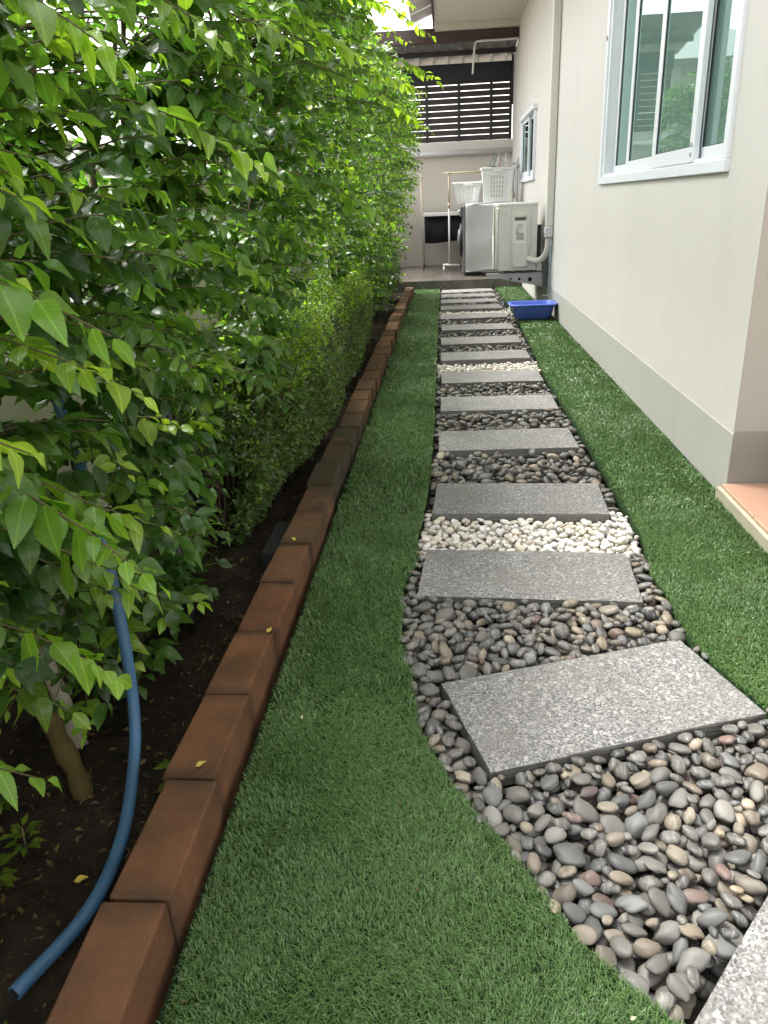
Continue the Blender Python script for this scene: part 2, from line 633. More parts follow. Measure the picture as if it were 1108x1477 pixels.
ysl = np.arange(Y0, 9.54, .04)
KX0, KX1 = -.496, -.408                     # brick kerb
tag(strip_mesh("lawn", ysl, np.full(len(ysl), KX1 + .012), xl(ysl), -.07, 0, "turf"), "backing of the left artificial turf strip", kind="structure")
tag(strip_mesh("lawn", ysl, xr(ysl), wall_side(ysl), -.07, 0, "turf"), "backing of the right artificial turf strip", kind="structure")
m = MB(); m.box((-.45, Y0, -.119), (1.0, 9.54, -.060))
tag(m.build("path_bed", "bedding"), "dark bedding below the pebble path", kind="structure")

# soil bed: an uneven sheet
nx, ny = 40, 520
gx, gy = np.meshgrid(np.linspace(-1.06, KX0 + .004, nx), np.linspace(-.4, 9.54, ny))
gz = -.022 + .05 * (vnoise(gx, gy, 5, 1) - .5) + .025 * (vnoise(gx, gy, 16, 2) - .5) + .012 * (vnoise(gx, gy, 55, 4) - .5) + .03 * np.clip((-.75 - gx) / .3, 0, 1)
idx = np.arange(nx * ny).reshape(ny, nx)
q = np.stack([idx[:-1, :-1], idx[:-1, 1:], idx[1:, 1:], idx[1:, :-1]], -1).reshape(-1, 4)
tag(link("planting_bed", np_mesh("planting_bed", np.c_[gx.ravel(), gy.ravel(), gz.ravel()], quads=q), "soil"), "dark damp soil of the hedge bed", kind="structure")
def soil_z(x, y):
    return float(np.interp(y, gy[:, 0], gz[:, int(np.clip(round((x + 1.06) / (1.06 + KX0) * (nx - 1)), 0, nx - 1))]))

# ------------------------------------------------------------------ house
def wall_with_holes(name, mat, parent, x, ys, zs, holes, depth=.12):
    """wall face at x looking to -x, cells of the grid (ys, zs) minus holes, with reveals"""
    bm = bmesh.new()
    def quad(*p): bm.faces.new([bm.verts.new(c) for c in p])
    def hole(ya, yb, za, zb): return any(h[0] <= ya + 1e-6 and yb <= h[1] + 1e-6 and h[2] <= za + 1e-6 and zb <= h[3] + 1e-6 for h in holes)
    for ya, yb in zip(ys, ys[1:]):
        for za, zb in zip(zs, zs[1:]):
            if not hole(ya, yb, za, zb):
                quad((x, ya, za), (x, ya, zb), (x, yb, zb), (x, yb, za))
    for ya, yb, za, zb in holes:
        X = x + depth
        quad((x, ya, za), (x, yb, za), (X, yb, za), (X, ya, za))
        quad((x, ya, zb), (X, ya, zb), (X, yb, zb), (x, yb, zb))
        quad((x, ya, za), (X, ya, za), (X, ya, zb), (x, ya, zb))
        quad((x, yb, za), (x, yb, zb), (X, yb, zb), (X, yb, za))
    bmesh.ops.remove_doubles(bm, verts=bm.verts, dist=1e-5)
    me = bpy.data.meshes.new(name); bm.to_mesh(me); bm.free()
    return link(name, me, mat, parent)

house = empty("house", (1.6, 6.5, 0), "cream rendered house along the right of the path with white sliding window and tiled eave", "house")
W1 = (2.93, 5.15, 1.075, 2.15)
W2 = (8.93, 10.36, 1.19, 1.865)
wall_with_holes("wall", "wall", house, WX, [2.54, W1[0], W1[1], W2[0], W2[1], 12.0], [-.1, W1[2], W2[2], W2[3], W1[3], 3.06], [W1, W2])
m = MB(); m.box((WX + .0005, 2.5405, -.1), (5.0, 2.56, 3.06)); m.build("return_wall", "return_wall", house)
m = MB(); m.box((WX - .003, 2.537, -.1), (WX + .0003, 7.72, .228)); m.build("plinth", "plinth", house)
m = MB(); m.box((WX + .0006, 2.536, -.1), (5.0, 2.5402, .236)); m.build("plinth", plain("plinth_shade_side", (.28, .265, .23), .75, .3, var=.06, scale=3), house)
m = MB(); m.box((WX - .045, 7.95, -.1), (WX - .001, 9.6, .30), .004); m.build("plinth", "wall", house)
m = MB(); m.box((1.5, 2.57, 0), (1.52, 11.99, 3.0)); m.build("inner_wall", "room", house)
# main roof above, its soffit, fascia and the eave tiles
m = MB(); m.box((-.10, 2.2, 3.062), (WX + .3, 11.26, 3.085)); m.build("soffit", "soffit", house)
m = MB(); m.box((-.10, 11.1, 2.985), (WX, 11.188, 3.0615)); m.box((WX - .03, 2.6, 3.035), (WX - .001, 11.1, 3.0615)); m.build("soffit_moulding", "soffit", house)
m = MB(); m.box((-.128, 2.2, 3.04), (-.102, 11.27, 3.20), .004); m.build("fascia", "fascia", house)
m = MB(); m.prism([(-.1, 3.21), (3.2, 4.75), (3.2, 4.78), (-.1, 3.24)], 'y', 2.15, 11.6); m.build("roof", "tin", house)
tm = MB()
tm.prism([(-.40, 3.095), (-.09, 3.205), (-.09, 3.235), (-.40, 3.125)], 'y', -.235, .235)
bmesh.ops.bevel(tm.bm, geom=tm.bm.edges[:], offset=.008, segments=1, affect='EDGES')
t0 = tm.build("roof_tile", "tin", house)
zb = t0.location.z
for i in range(18):
    o = t0 if i == 0 else t0.copy()
    if i: COL.objects.link(o)
    o.parent = house
    o.location = Vector((-.245, 2.5 + i * .50, 3.095 + random.uniform(-.008, .008))) - house.location
    o.rotation_euler = (0, random.uniform(-.02, .02), random.uniform(-.01, .01))

def sash(win, ya, yb, za, zb, x, st, glass, bottom=.055):
    m = MB()
    d = .022
    m.box((x, ya, za + bottom), (x + d, ya + st, zb - .04), .002)
    m.box((x, yb - st, za + bottom), (x + d, yb, zb - .04), .002)
    m.box((x - .001, ya, za), (x + d + .001, yb, za + bottom), .002)
    m.box((x - .001, ya, zb - .04), (x + d + .001, yb, zb), .002)
    m.build("sash", "alu", win)
    m = MB()
    i = .006
    m.box((x + .004, ya + st - .001, za + bottom - .001), (x + .016, ya + st + i, zb - .04)); m.box((x + .004, yb - st - i, za + bottom - .001), (x + .016, yb - st + .001, zb - .04)); m.box((x + .0045, ya + st - .001, za + bottom - .002), (x + .0155, yb - st + .001, za + bottom + .004)); m.box((x + .0045, ya + st - .001, zb - .044), (x + .0155, yb - st + .001, zb - .0395))
    m.build("gasket", "rubber", win)
    m = MB(); m.box((x + .009, ya + st + .0005, za + bottom), (x + .013, yb - st - .0005, zb - .041)); m.build("pane", glass, win)

win = empty("window", (WX, 4.0, W1[2]))
win.parent = house; win.location = Vector((WX, 4.0, W1[2])) - house.location
m = MB()
ya, yb, za, zb = 2.895, 5.185, 1.05, 2.175
m.box((WX - .018, ya, za), (WX + .075, yb, za + .042), .003)
m.box((WX - .018, ya, zb - .04), (WX + .075, yb, zb), .003)
m.box((WX - .016, ya + .001, za + .0425), (WX + .075, ya + .042, zb - .041), .003)
m.box((WX - .016, yb - .05, za + .0425), (WX + .075, yb - .001, zb - .041), .003)
m.box((WX - .004, yb - .085, za + .043), (WX + .07, yb - .051, zb - .041), .002)      # inner jamb channel
m.build("frame", "alu", win)
m = MB(); m.box((WX + .002, ya + .05, za + .0425), (WX + .007, yb - .09, za + .058)); m.box((WX + .034, ya + .05, za + .0425), (WX + .037, yb - .09, za + .058)); m.build("sill_track", "alu", win)
sz0, sz1 = za + .048, zb - .042
sash(win, 4.54, 5.098, sz0, sz1, WX + .052, .05, "glass", .05)
sash(win, 3.90, 4.60, sz0, sz1, WX + .018, .055, "glass")
sash(win, 3.30, 3.945, sz0, sz1, WX - .007, .058, "glass")
sash(win, 2.94, 3.37, sz0, sz1, WX + .026, .05, "glass", .05)
m = MB(); m.lathe([(.014, -.004), (.014, 0), (.008, .004)], (WX - .019, 5.16, 1.83), 'x', 12); m.build("screw_cap", "steel", win)
m = MB()
for i in range(2): m.lathe([(.009, -.0025), (.009, 0)], (WX - .0085, 3.328, 1.125 + i * .035), 'x', 10)
m.box((WX - .010, 3.318, 1.083), (WX - .0082, 3.338, 1.096)); m.build("sash_roller_screw", "steel", win)
def curtain(win, ya, yb, za, zb, x, mat):
    n = 160
    ys = np.linspace(ya, yb, n)
    xs = x + .02 * np.sin(ys * 38 + 2 * np.sin(ys * 5)) + .008 * np.sin(ys * 90)
    v = np.concatenate([np.c_[xs, ys, np.full(n, za)], np.c_[xs, ys, np.full(n, zb)]])
    k = np.arange(n - 1)
    return link("curtain", np_mesh("curtain", v, quads=np.c_[k, k + 1, k + 1 + n, k + n]), mat, win)
curtain(win, 2.95, 5.14, 1.08, 2.149, WX + .115, "curtain")

win2 = empty("window", (0, 0, 0)); win2.parent = house; win2.location = Vector((WX, 9.6, W2[2])) - house.location
m = MB()
ya, yb, za, zb = 8.90, 10.39, 1.165, 1.89
m.box((WX - .03, ya, za), (WX + .06, yb, za + .05), .003); m.box((WX - .045, ya - .04, zb - .05), (WX + .06, yb + .04, zb), .003)
m.box((WX - .028, ya + .001, za + .0505), (WX + .06, ya + .05, zb - .051), .003); m.box((WX - .028, yb - .05, za + .0505), (WX + .06, yb - .001, zb - .051), .003)
m.build("frame", "alu", win2)
sash(win2, 8.96, 9.66, za + .052, zb - .052, WX + .018, .05, "clearglass", .06)
sash(win2, 9.60, 10.33, za + .052, zb - .052, WX - .012, .05, "clearglass", .06)
m = MB()
for i in range(6): m.box((WX + .046, 8.96, za + .1 + i * .1), (WX + .052, 10.33, za + .112 + i * .1))
for i in range(10): m.box((WX + .053, 9.0 + i * .14, za + .05), (WX + .058, 9.012 + i * .14, zb - .05))
m.build("grille", "white", win2)

# carport side: raised terracotta floor round the corner
patio = MB(); patio.box((.93, -1.0, -.1), (5.0, 2.536, .042)); 
po = tag(patio.build("patio", plain("patio_edge_render", (.42, .39, .30), .8, .2, var=.2, scale=9)), "raised carport floor edge beyond the house corner", kind="structure")
tm = MB(); tm.box((-.146, -.146, 0), (.146, .146, .012), .003); t0 = tm.build("floor_tile", "terra", po, loc=(0, 0, 0))
k = 0
for i in range(4):
    for j in range(9):
        o = t0 if k == 0 else t0.copy()
        if k: COL.objects.link(o)
        o.parent = po
        o.location = Vector((.944 + .146 + i * .296, 2.385 - j * .296, .0425)) - po.location
        k += 1
m = MB(); m.box((1.25, -1.5, 2.62), (5.0, 2.50, 2.70)); m.build("carport_shade_roof", "soffit", house)  # out of view, added to keep the return wall dark

# neighbours
nb = empty("neighbour_house", (-4.2, 22, 0), "grey gabled neighbour house far behind the hedge mirrored in the teal window", "house")
m = MB(); m.prism([(17.5, -.1), (32, -.1), (32, 3.3), (24.5, 4.9), (17.5, 3.3)], 'x', -5.2, -2.75); m.build("wall", "neigh", nb)
m = MB(); m.prism([(17.1, 3.2), (24.5, 4.92), (24.5, 5.06), (17.0, 3.32)], 'x', -5.4, -2.45); m.prism([(32.4, 3.2), (24.5, 4.921), (24.5, 5.061), (32.5, 3.32)], 'x', -5.4, -2.45); m.build("roof", "neighroof", nb)
m = MB(); m.prism([(17.05, 3.18), (24.5, 4.87), (24.5, 5.02), (17.0, 3.3)], 'x', -2.449, -2.40); m.build("barge_board", "white", nb)
m = MB(); m.box((-2.749, 17.5, 2.6), (-2.70, 32, 2.75)); m.build("string_course", "white", nb)
for yy in (19.5, 22.6, 27):
    m = MB(); m.box((-2.745, yy, 1.0), (-2.70, yy + 1.3, 2.2), .01); f = m.build("window", "alu", nb)
    m = MB(); m.box((-2.699, yy + .08, 1.08), (-2.694, yy + 1.22, 2.12)); m.build("pane", "navy", f)

bw = empty("boundary_wall", (-1.11, 5.5, 0), "low cream boundary wall glimpsed through the hedge on the left", "wall")
m = MB(); m.box((-1.16, -1.0, -.1), (-1.07, 12.0, 1.16)); m.build("wall", "boundary", bw)
m = MB(); m.box((-1.18, -1.0, 1.1605), (-1.05, 12.0, 1.21), .008); m.build("coping", "boundary", bw)
for i in range(5):
    m = MB(); m.box((-1.17, 1.6 + i * 2.4, -.05), (-1.04, 1.75 + i * 2.4, 1.158)); m.build("post", "boundary", bw)

# ------------------------------------------------------------------ service porch at the far end
SY = 9.56
fl = MB(); fl.box((-1.05, SY + .012, -.1), (WX - .002, 11.99, .088))
flo = tag(fl.build("porch_floor", "grout"), "raised step of the service porch at the far end of the path", kind="structure")
tm = MB(); tm.box((-.298, -.0735, 0), (.298, .0735, .012), .002); t0 = tm.build("floor_tile", "floor", flo, loc=(0, 0, 0))
k = 0
for j in range(16):
    for i in range(5):
        xc = -1.05 + .3 + i * .6 - (.3 if j % 2 else 0)
        if xc < -1.0 or xc > .8: continue
        o = t0 if k == 0 else t0.copy()
        if k: COL.objects.link(o)
        o.parent = flo
        o.location = Vector((xc, SY + .09 + j * .15, .0885)) - flo.location
        k += 1
def clip(poly, axis, val, keep_less):
    out = []
    for i in range(len(poly)):
        a, b = poly[i], poly[(i + 1) % len(poly)]
        ina = (a[axis] <= val) == keep_less; inb = (b[axis] <= val) == keep_less
        if ina: out.append(a)
        if ina != inb:
            t = (val - a[axis]) / (b[axis] - a[axis])
            out.append((a[0] + (b[0] - a[0]) * t, a[1] + (b[1] - a[1]) * t))
    return out
R = .105
for i in range(24):
    for j in range(2):
        cx = -1.0 + i * R * 2 * .5 * 2 * .5 + .0; cz = .03 + (i % 2) * R - j * 2 * R * .5 * 2
        g_ = R - .004
        p = [(cx - g_, cz), (cx, cz - g_), (cx + g_, cz), (cx, cz + g_)]
        for ax, v, le in ((1, .0995, True), (1, -.06, False), (0, WX - .05, True), (0, -1.04, False)):
            if len(p) > 2: p = clip(p, ax, v, le)
        if len(p) > 2 and max(q[1] for q in p) > 0:
            m = MB(); m.prism(p, 'y', SY, SY + .0115); m.build("riser_tile", "riser", flo)
m = MB(); m.box((-1.05, SY - .004, .0997), (WX - .003, SY + .016, .1045), .001); m.build("nosing", "floor", flo)

BY = 12.0
back = empty("back_wall", (0, BY, 0), "beige rear wall of the service porch with pale ledge under the slatted screen", "wall")
m = MB(); m.box((-1.2, BY, -.1), (WX + .1, BY + .12, 1.65)); m.build("wall", "backwall", back)
m = MB(); m.box((-1.2, BY - .025, 1.651), (WX - .001, BY + .12, 1.77), .006); m.build("ledge", "wall", back)
m = MB(); m.box((-1.2, BY - .012, .1005), (WX - .002, BY - .0005, .18)); m.build("skirting", "backwall", back)
m = MB(); m.tube([(-1.05, BY - .07, 1.622), (WX - .01, BY - .07, 1.622)], .035, 12)
tag(m.build("ledge_pipe", "pvc"), "long white pipe running along the rear wall below the dark slats", "pipe")

scr = empty("slat_screen", (0, BY + .03, 1.82), "black horizontal slat screen standing on the rear wall", "screen")
NS = 9
for i in range(NS + 1):
    z0 = 1.777 + i * .0795
    m = MB(); m.box((-1.16, BY + .045, z0), (.93, BY + .065, z0 + .0695), .002); m.build("slat", "slat", scr)
for px in (-1.14, -.68, -.235, .215, .665, .935):
    m = MB(); m.box((px - .02, BY + .015, 1.772), (px + .02, BY + .0445, 2.52), .002); m.build("post", "blackmetal", scr)
m = MB(); m.box((-1.18, BY + .012, 2.521), (.95, BY + .07, 2.74)); m.build("top_board", "navy", scr)
m = MB(); m.box((.935, BY - .03, 2.2), (WX - .002, BY - .002, 2.84)); m.build("end_post", "blackmetal", scr)

# porch roof: brown beam in front, ribbed sheet and purlin behind it
pr = empty("porch_roof", (0, 11.2, 2.7), "ribbed metal porch roof behind a brown beam above the slat screen", "roof")
m = MB(); m.box((-1.3, 11.19, 2.885), (WX - .002, 11.25, 3.028), .004); m.build("beam", "fascia", pr)
m = MB(); m.box((-1.3, 11.17, 2.862), (WX - .002, 11.245, 2.884), .003); m.build("beam_trim", "fascia", pr)
xs, ridge = [], []
x = -1.3
while x < WX - .05:
    for dx, h in ((0, 0), (.13, 0), (.145, .03), (.175, .03), (.19, 0)):
        xs.append(x + dx); ridge.append(h)
    x += .2
xs, ridge = np.array(xs), np.array(ridge)
ok_ = xs < WX - .004
xs, ridge = np.append(xs[ok_], WX - .002), np.append(ridge[ok_], 0)
n = len(xs)
v = np.concatenate([np.c_[xs, np.full(n, 11.26), 2.90 + ridge], np.c_[xs, np.full(n, 12.35), 2.745 + ridge]])
k = np.arange(n - 1)
link("roof_sheet", np_mesh("roof_sheet", v, quads=np.c_[k, k + 1, k + 1 + n, k + n], smooth=False), "zinc", pr)
m = MB(); m.box((-1.3, 11.62, 2.78), (WX - .003, 11.67, 2.835)); m.build("purlin", "blackmetal", pr)
m = MB(); m.tube(spline([(WX - .005, 11.1, 2.845), (.7, 11.1, 2.84), (.45, 11.1, 2.838), (.405, 11.1, 2.80), (.392, 11.1, 2.7), (.375, 11.1, 2.48)], 8), .013, 8)
tag(m.build("bent_conduit", "pvc"), "thin grey conduit bent down under the porch beam", "pipe")

# ------------------------------------------------------------------ brick kerb
kerb = empty("brick_kerb", (-.444, 5, 0), "row of terracotta blocks edging the hedge bed, mossy in the middle", "kerb")
vars_ = []
for vi in range(4):
    bm = bmesh.new()
    # battered section: slightly wider at the foot on the lawn side
    L, hw, H_ = .2455, .047, .148
    bmesh.ops.create_cube(bm, size=1)
    for v_ in bm.verts:
        v_.co = Vector((v_.co.x * 2 * hw, v_.co.y * L, (v_.co.z + .5) * H_))
        if v_.co.z > .1:
            v_.co += Vector((random.uniform(-.002, .002), random.uniform(-.0015, .0015), random.uniform(-.0025, .0025)))
    bmesh.ops.bevel(bm, geom=bm.edges[:], offset=.0042, segments=2, affect='EDGES', profile=.6)
    me = bpy.data.meshes.new("brick"); bm.to_mesh(me); bm.free()
    me.materials.append(MT["brick"])
    vars_.append(me)
for i in range(37):
    yc = .772 - .2488 * 1.5 + i * .2488 - .25
    if yc > Y1: break
    o = bpy.data.objects.new("brick", vars_[i % 4])
    COL.objects.link(o); o.parent = kerb
    lean = .010 * math.exp(-((yc - 6) / 3) ** 2)
    o.location = Vector((-.4545 + random.uniform(-.004, .004) + .03 * max(0, (yc - 2) / 7.5) , yc, -.070 + random.uniform(-.005, .003))) - kerb.location
    o.rotation_euler = (random.uniform(-.012, .012), random.uniform(-.03, .03), random.uniform(-.018, .018))
    mossy = max(.22, min(1, 1.25 - abs(yc - 2.9) / 1.1)) if yc < 3.9 else random.uniform(.25, .6)
    o.color = (mossy, 0, 0, 1)

# ------------------------------------------------------------------ stepping slabs
def slab_mesh(seed):
    rs = random.Random(seed)
    bm = bmesh.new()
    bmesh.ops.create_cube(bm, size=1)
    bmesh.ops.subdivide_edges(bm, edges=bm.edges[:], cuts=13, use_grid_fill=True)
    for v_ in bm.verts:
        ex, ey, ez = abs(v_.co.x) > .499, abs(v_.co.y) > .499, v_.co.z > .499
        p = Vector((v_.co.x * .60, v_.co.y * .30, (v_.co.z + .5) * .042))
        if ez and (ex or ey):                                   # worn, slightly chipped upper edge
            c = .0012 + abs(rs.gauss(0, .0011)) + (.004 if rs.random() < .05 else 0)
            p.z -= c * .8
            if ex: p.x -= math.copysign(c, p.x)
            if ey: p.y -= math.copysign(c, p.y)
            if ex and ey: p -= Vector((math.copysign(c, p.x), math.copysign(c, p.y), c))
        elif ex or ey:
            if ex: p.x += rs.gauss(0, .0005)
            if ey: p.y += rs.gauss(0, .0005)
        v_.co = p
    me = bpy.data.meshes.new("stepping_slab"); bm.to_mesh(me); bm.free(); me.materials.append(MT["granite"])
    return me
SMS = [slab_mesh(i) for i in range(5)]
SLABS = [(.535, .714, 50, "speckled grey slab cut off by the bottom right corner of the picture"),
         (.313, 1.375, 18.3, "large speckled slab set askew, nearest of those seen whole"),
         (.222, 1.963, -4.0, "speckled slab on the near side of the nearest white pebble band"),
         (.252, 2.565, -3.0, "speckled slab just beyond the nearest white pebble band"),
         (.262, 3.29, .8, "speckled slab two past the nearest white pebble band"),
         (.268, 3.955, .2, "middle one of the three slabs between the nearest and second white bands and fully among grey pebbles"),
         (.268, 4.61, 1.5, "speckled slab bordering the second white pebble band on its near side"),
         (.262, 5.275, 1.2, "speckled slab just beyond the second white pebble band"),
         (.262, 5.92, 1.2, "speckled slab second past the second white pebble band"),
         (.262, 6.585, 1.0, "speckled slab level with the blue basin, third past the second white band"),
         (.250, 7.22, 1.2, "speckled slab bordering the farthest white pebble band on its near side"),
         (.250, 7.85, 1.2, "speckled slab just beyond the farthest white pebble band"),
         (.247, 8.40, 1.2, "third speckled slab counted back from the tiled step"),
         (.250, 8.89, 1.0, "speckled slab second from the tiled step at the far end"),
         (.255, 9.37, 1.0, "last speckled slab right against the tiled step")]
SLABS[5] = (.268, 3.955, .2, "speckled slab third past the nearest white pebble band, grey pebbles on all sides")
for i, (x, y, a, lab) in enumerate(SLABS):
    o = bpy.data.objects.new("stepping_slab", SMS[i % 5]); COL.objects.link(o)
    o.location = (x, y, -.042 + random.uniform(-.002, .003))
    o.rotation_euler = (random.uniform(-.006, .006), random.uniform(-.006, .006), math.radians(a))
    tag(o, lab, "stepping slab", "granite chip stepping slabs of the path")

# ------------------------------------------------------------------ pebbles: dropped one by one onto a height field
CELL = .004
PX0, PY0 = -.20, .40
NX, NY = int(1.2 / CELL), int(9.15 / CELL)
hx = PX0 + (np.arange(NX) + .5) * CELL
hy = PY0 + (np.arange(NY) + .5) * CELL
HX, HY = np.meshgrid(hx, hy)
hf = np.full((NY, NX), -.060)
hf[(HX < xl(hy)[:, None]) | (HX > xr(hy)[:, None])] = -.004
slabmask = np.zeros((NY, NX), bool)
for x, y, a, _ in SLABS:
    t = math.radians(a)
    u = (HX - x) * math.cos(t) + (HY - y) * math.sin(t); v = -(HX - x) * math.sin(t) + (HY - y) * math.cos(t)
    slabmask |= (abs(u) < .303) & (abs(v) < .153)
hf[slabmask] = .02
WB = [(2.10, 2.43), (4.755, 5.13), (7.37, 7.70)]
def is_white(y, x): return any(a <= y + .03 * math.sin(x * 9) <= b for a, b in WB)
rp = random.Random(5)
def pick_color(white):
    if white:
        c = rp.choice([(.74, .71, .64), (.70, .66, .58), (.78, .76, .71), (.66, .60, .48), (.72, .64, .57), (.76, .74, .70)])
        k = rp.uniform(.95, 1.12); name = 'white'
    else:
        r = rp.random()
        k = rp.uniform(.52, 1.12)
        if r < .54: name, c = 'grey', rp.choice([(.16, .154, .138), (.125, .121, .112), (.195, .187, .167), (.145, .14, .124)])
        elif r < .74: name, c = 'slate', rp.choice([(.112, .116, .116), (.092, .096, .097), (.138, .143, .14)])
        elif r < .89: name, c = 'brown', rp.choice([(.20, .165, .12), (.165, .135, .10), (.225, .195, .15)])
        elif r < .925: name, c = 'reddish', rp.choice([(.165, .105, .088), (.18, .118, .095), (.14, .098, .092)])
        else: name, c = 'tan', rp.choice([(.30, .245, .165), (.32, .28, .21), (.27, .22, .16)])
    return name, tuple(min(.85, q * k) for q in c)
PEB = []
def drop(n, white_pass, ylo, yhi, K=9, amean=.0200, thin=1.0):
    for _ in range(n):
        best = None
        a = min(amean * 1.42, amean * math.exp(rp.gauss(0, .17))); 
        b_ = a * rp.uniform(.52, .86); c = a * rp.uniform(.30, .54) * thin
        rz = rp.uniform(0, math.pi)
        ca, sa = math.cos(rz), math.sin(rz)
        r = int(a / CELL) + 1
        off = (np.arange(-r, r + 1)) * CELL
        OX, OY = np.meshgrid(off, off)
        q2 = ((OX * ca + OY * sa) / a) ** 2 + ((-OX * sa + OY * ca) / b_) ** 2
        inside = q2 < .95
        prof = np.where(inside, c * np.sqrt(np.clip(1 - q2, 0, 1)), 0)
        for k in range(K):
            y = rp.uniform(ylo, yhi)
            xa, xb = float(xl(y)), float(xr(y))
            x = rp.uniform(xa - .004, xb + .004)
            if is_white(y, x) != white_pass: continue
            i, j = int((y - PY0) / CELL), int((x - PX0) / CELL)
            if i - r < 0 or j - r < 0 or i + r + 1 > NY or j + r + 1 > NX: continue
            if slabmask[i - r // 2:i + r // 2 + 1, j - r // 2:j + r // 2 + 1].any(): continue
            P = hf[i - r:i + r + 1, j - r:j + r + 1]
            sl = slabmask[i - r:i + r + 1, j - r:j + r + 1]
            if (inside & sl).sum() > .10 * inside.sum(): continue
            Q = np.where(sl, -.05, P)
            z = (Q + prof)[inside].max()
            if best is None or z < best[0]: best = (z, x, y, i, j, P, sl, Q)
        if best is None: continue
        z, x, y, i, j, P, sl, Q = best
        if z > .004 - c * .4: continue
        # tilt a little with the ground it rests on
        w_ = inside.astype(float); W = w_.sum()
        gxs = (Q * OX * w_).sum() / max((OX * OX * w_).sum(), 1e-9); gys = (Q * OY * w_).sum() / max((OY * OY * w_).sum(), 1e-9)
        gxs, gys = max(-.32, min(.32, gxs)), max(-.32, min(.32, gys))
        zc = z - .06 * c
        top = zc + prof
        P[inside & ~sl] = np.maximum(P, top)[inside & ~sl]
        nm, colr = pick_color(white_pass)
        PEB.append((x, y, zc, a, b_, c, rz, gxs, gys, nm, colr, white_pass))
# white bands first, then the grey bed, nearest part with the most care
for a_, b2 in WB:
    drop(800, True, a_ - .02, b2 + .02, 8, .0135, 1.25)
drop(2400, False, .45, 2.1, 16)
drop(1150, False, 2.4, 4.8, 8)
drop(950, False, 4.9, 7.5, 7)
drop(700, False, 7.6, 9.5, 7)
drop(260, False, .45, 2.1, 14, .0125)

def pebble_variant(seed, sub):
    r = np.random.default_rng(seed)
    bm = bmesh.new()
    bmesh.ops.create_icosphere(bm, subdivisions=sub, radius=1)
    d1, d2, d3 = r.normal(size=3), r.normal(size=3), r.normal(size=3)
    A = r.uniform(.05, .14)
    flat = r.uniform(.78, .93); ax = Vector(r.normal(size=3)).normalized()
    for v_ in bm.verts:
        p = v_.co.copy(); n_ = np.array(p)
        k = 1 + A * math.sin(2.1 * n_ @ d1 + d2[0]) + A * .6 * math.sin(2.6 * n_ @ d2) + .03 * math.sin(5 * n_ @ d3)
        p *= k
        dd = p.dot(ax)
        if dd > flat * .8: p -= ax * (dd - flat * .8) * .75
        p.z = math.copysign(abs(p.z) ** .86, p.z)
        v_.co = p
    me = bpy.data.meshes.new("river_pebble"); bm.to_mesh(me); bm.free()
    me.polygons.foreach_set("use_smooth", [True] * len(me.polygons))
    return me
HI = [pebble_variant(100 + i, 3) for i in range(12)]
for me in HI: me.materials.append(MT["peb_o"])
MID = [pebble_variant(100 + i, 2) for i in range(12)]
LOW = [pebble_variant(100 + i, 1) for i in range(12)]
def arrays(me):
    v = np.empty(len(me.vertices) * 3, np.float32); me.vertices.foreach_get("co", v)
    t = np.empty(len(me.loops), np.int32); me.loops.foreach_get("vertex_index", t)
    return v.reshape(-1, 3), t.reshape(-1, 3)
def prot(p):
    x, y, z, a, b_, c, rz, gx_, gy_, *_ = p
    n_ = Vector((-gx_, -gy_, 1)).normalized()
    q = Vector((0, 0, 1)).rotation_difference(n_)
    return q.to_matrix() @ Matrix.Rotation(rz, 3, 'Z')
def in_view(p):
    d = Vector((p[0], p[1], p[2] - CAM_H))
    zc = d.dot(F)
    return abs(d.dot(R1) / zc) < 554 / FPX * 1.01 and abs(d.dot(U1) / zc) < 738 / FPX * 1.01
def peb_sort(p): return -p[3] / math.sqrt(p[0] ** 2 + p[1] ** 2 + 1)
LABEL = {'grey': ("smooth plain grey river pebble in the near part of the pebble bed", "plain grey pebbles of the near bed"),
         'slate': ("smooth blue grey slate pebble in the near part of the pebble bed", "blue grey pebbles of the near bed"),
         'brown': ("smooth brownish river pebble in the near part of the pebble bed", "brownish pebbles of the near bed"),
         'reddish': ("smooth dull red river pebble in the near part of the pebble bed", "dull red pebbles of the near bed"),
         'tan': ("smooth pale tan river pebble in the near part of the pebble bed", "pale tan pebbles of the near bed"),
         'white': ("small white pebble in the nearest white band across the path", "white pebbles of the nearest band")}
for white_pass in (False, True):
    lst = sorted([p for p in PEB if p[11] == white_pass], key=peb_sort)
    vis = [p for p in lst if in_view(p)]
    ind = [p for p in vis if (p[1] < 2.45 or not white_pass)][:300]
    ids = {id(p) for p in ind}
    rest = [p for p in lst if id(p) not in ids]
    for k, p in enumerate(ind):
        nm = "white_pebble" if white_pass else "river_pebble"
        o = bpy.data.objects.new(nm, HI[k % 12]); COL.objects.link(o)
        o.matrix_world = Matrix.Translation(p[:3]) @ prot(p).to_4x4() @ Matrix.Diagonal((p[3], p[4], p[5], 1))
        o.color = (*p[10], 1)
        tag(o, LABEL[p[9]][0], "pebble", LABEL[p[9]][1])
    V, T, C_ = [], [], []
    base = 0
    for k, p in enumerate(rest):
        v, t = arrays((MID if p[1] < 3.8 else LOW)[k % 12])
        m3 = np.array(prot(p) @ Matrix.Diagonal((p[3], p[4], p[5])))
        V.append(v @ m3.T + np.array(p[:3])); T.append(t + base); base += len(v)
        C_.append(np.tile(np.array(p[10]), (len(v), 1)))
    nm = "white_pebbles" if white_pass else "river_pebbles"
    me = np_mesh(nm, np.concatenate(V), tris=np.concatenate(T), col=np.concatenate(C_))
    tag(link(nm, me, "peb_a"), "remaining small white pebbles of the pale bands across the path" if white_pass else "remaining mass of grey river pebbles filling the path between the slabs", "pebbles", kind="stuff")

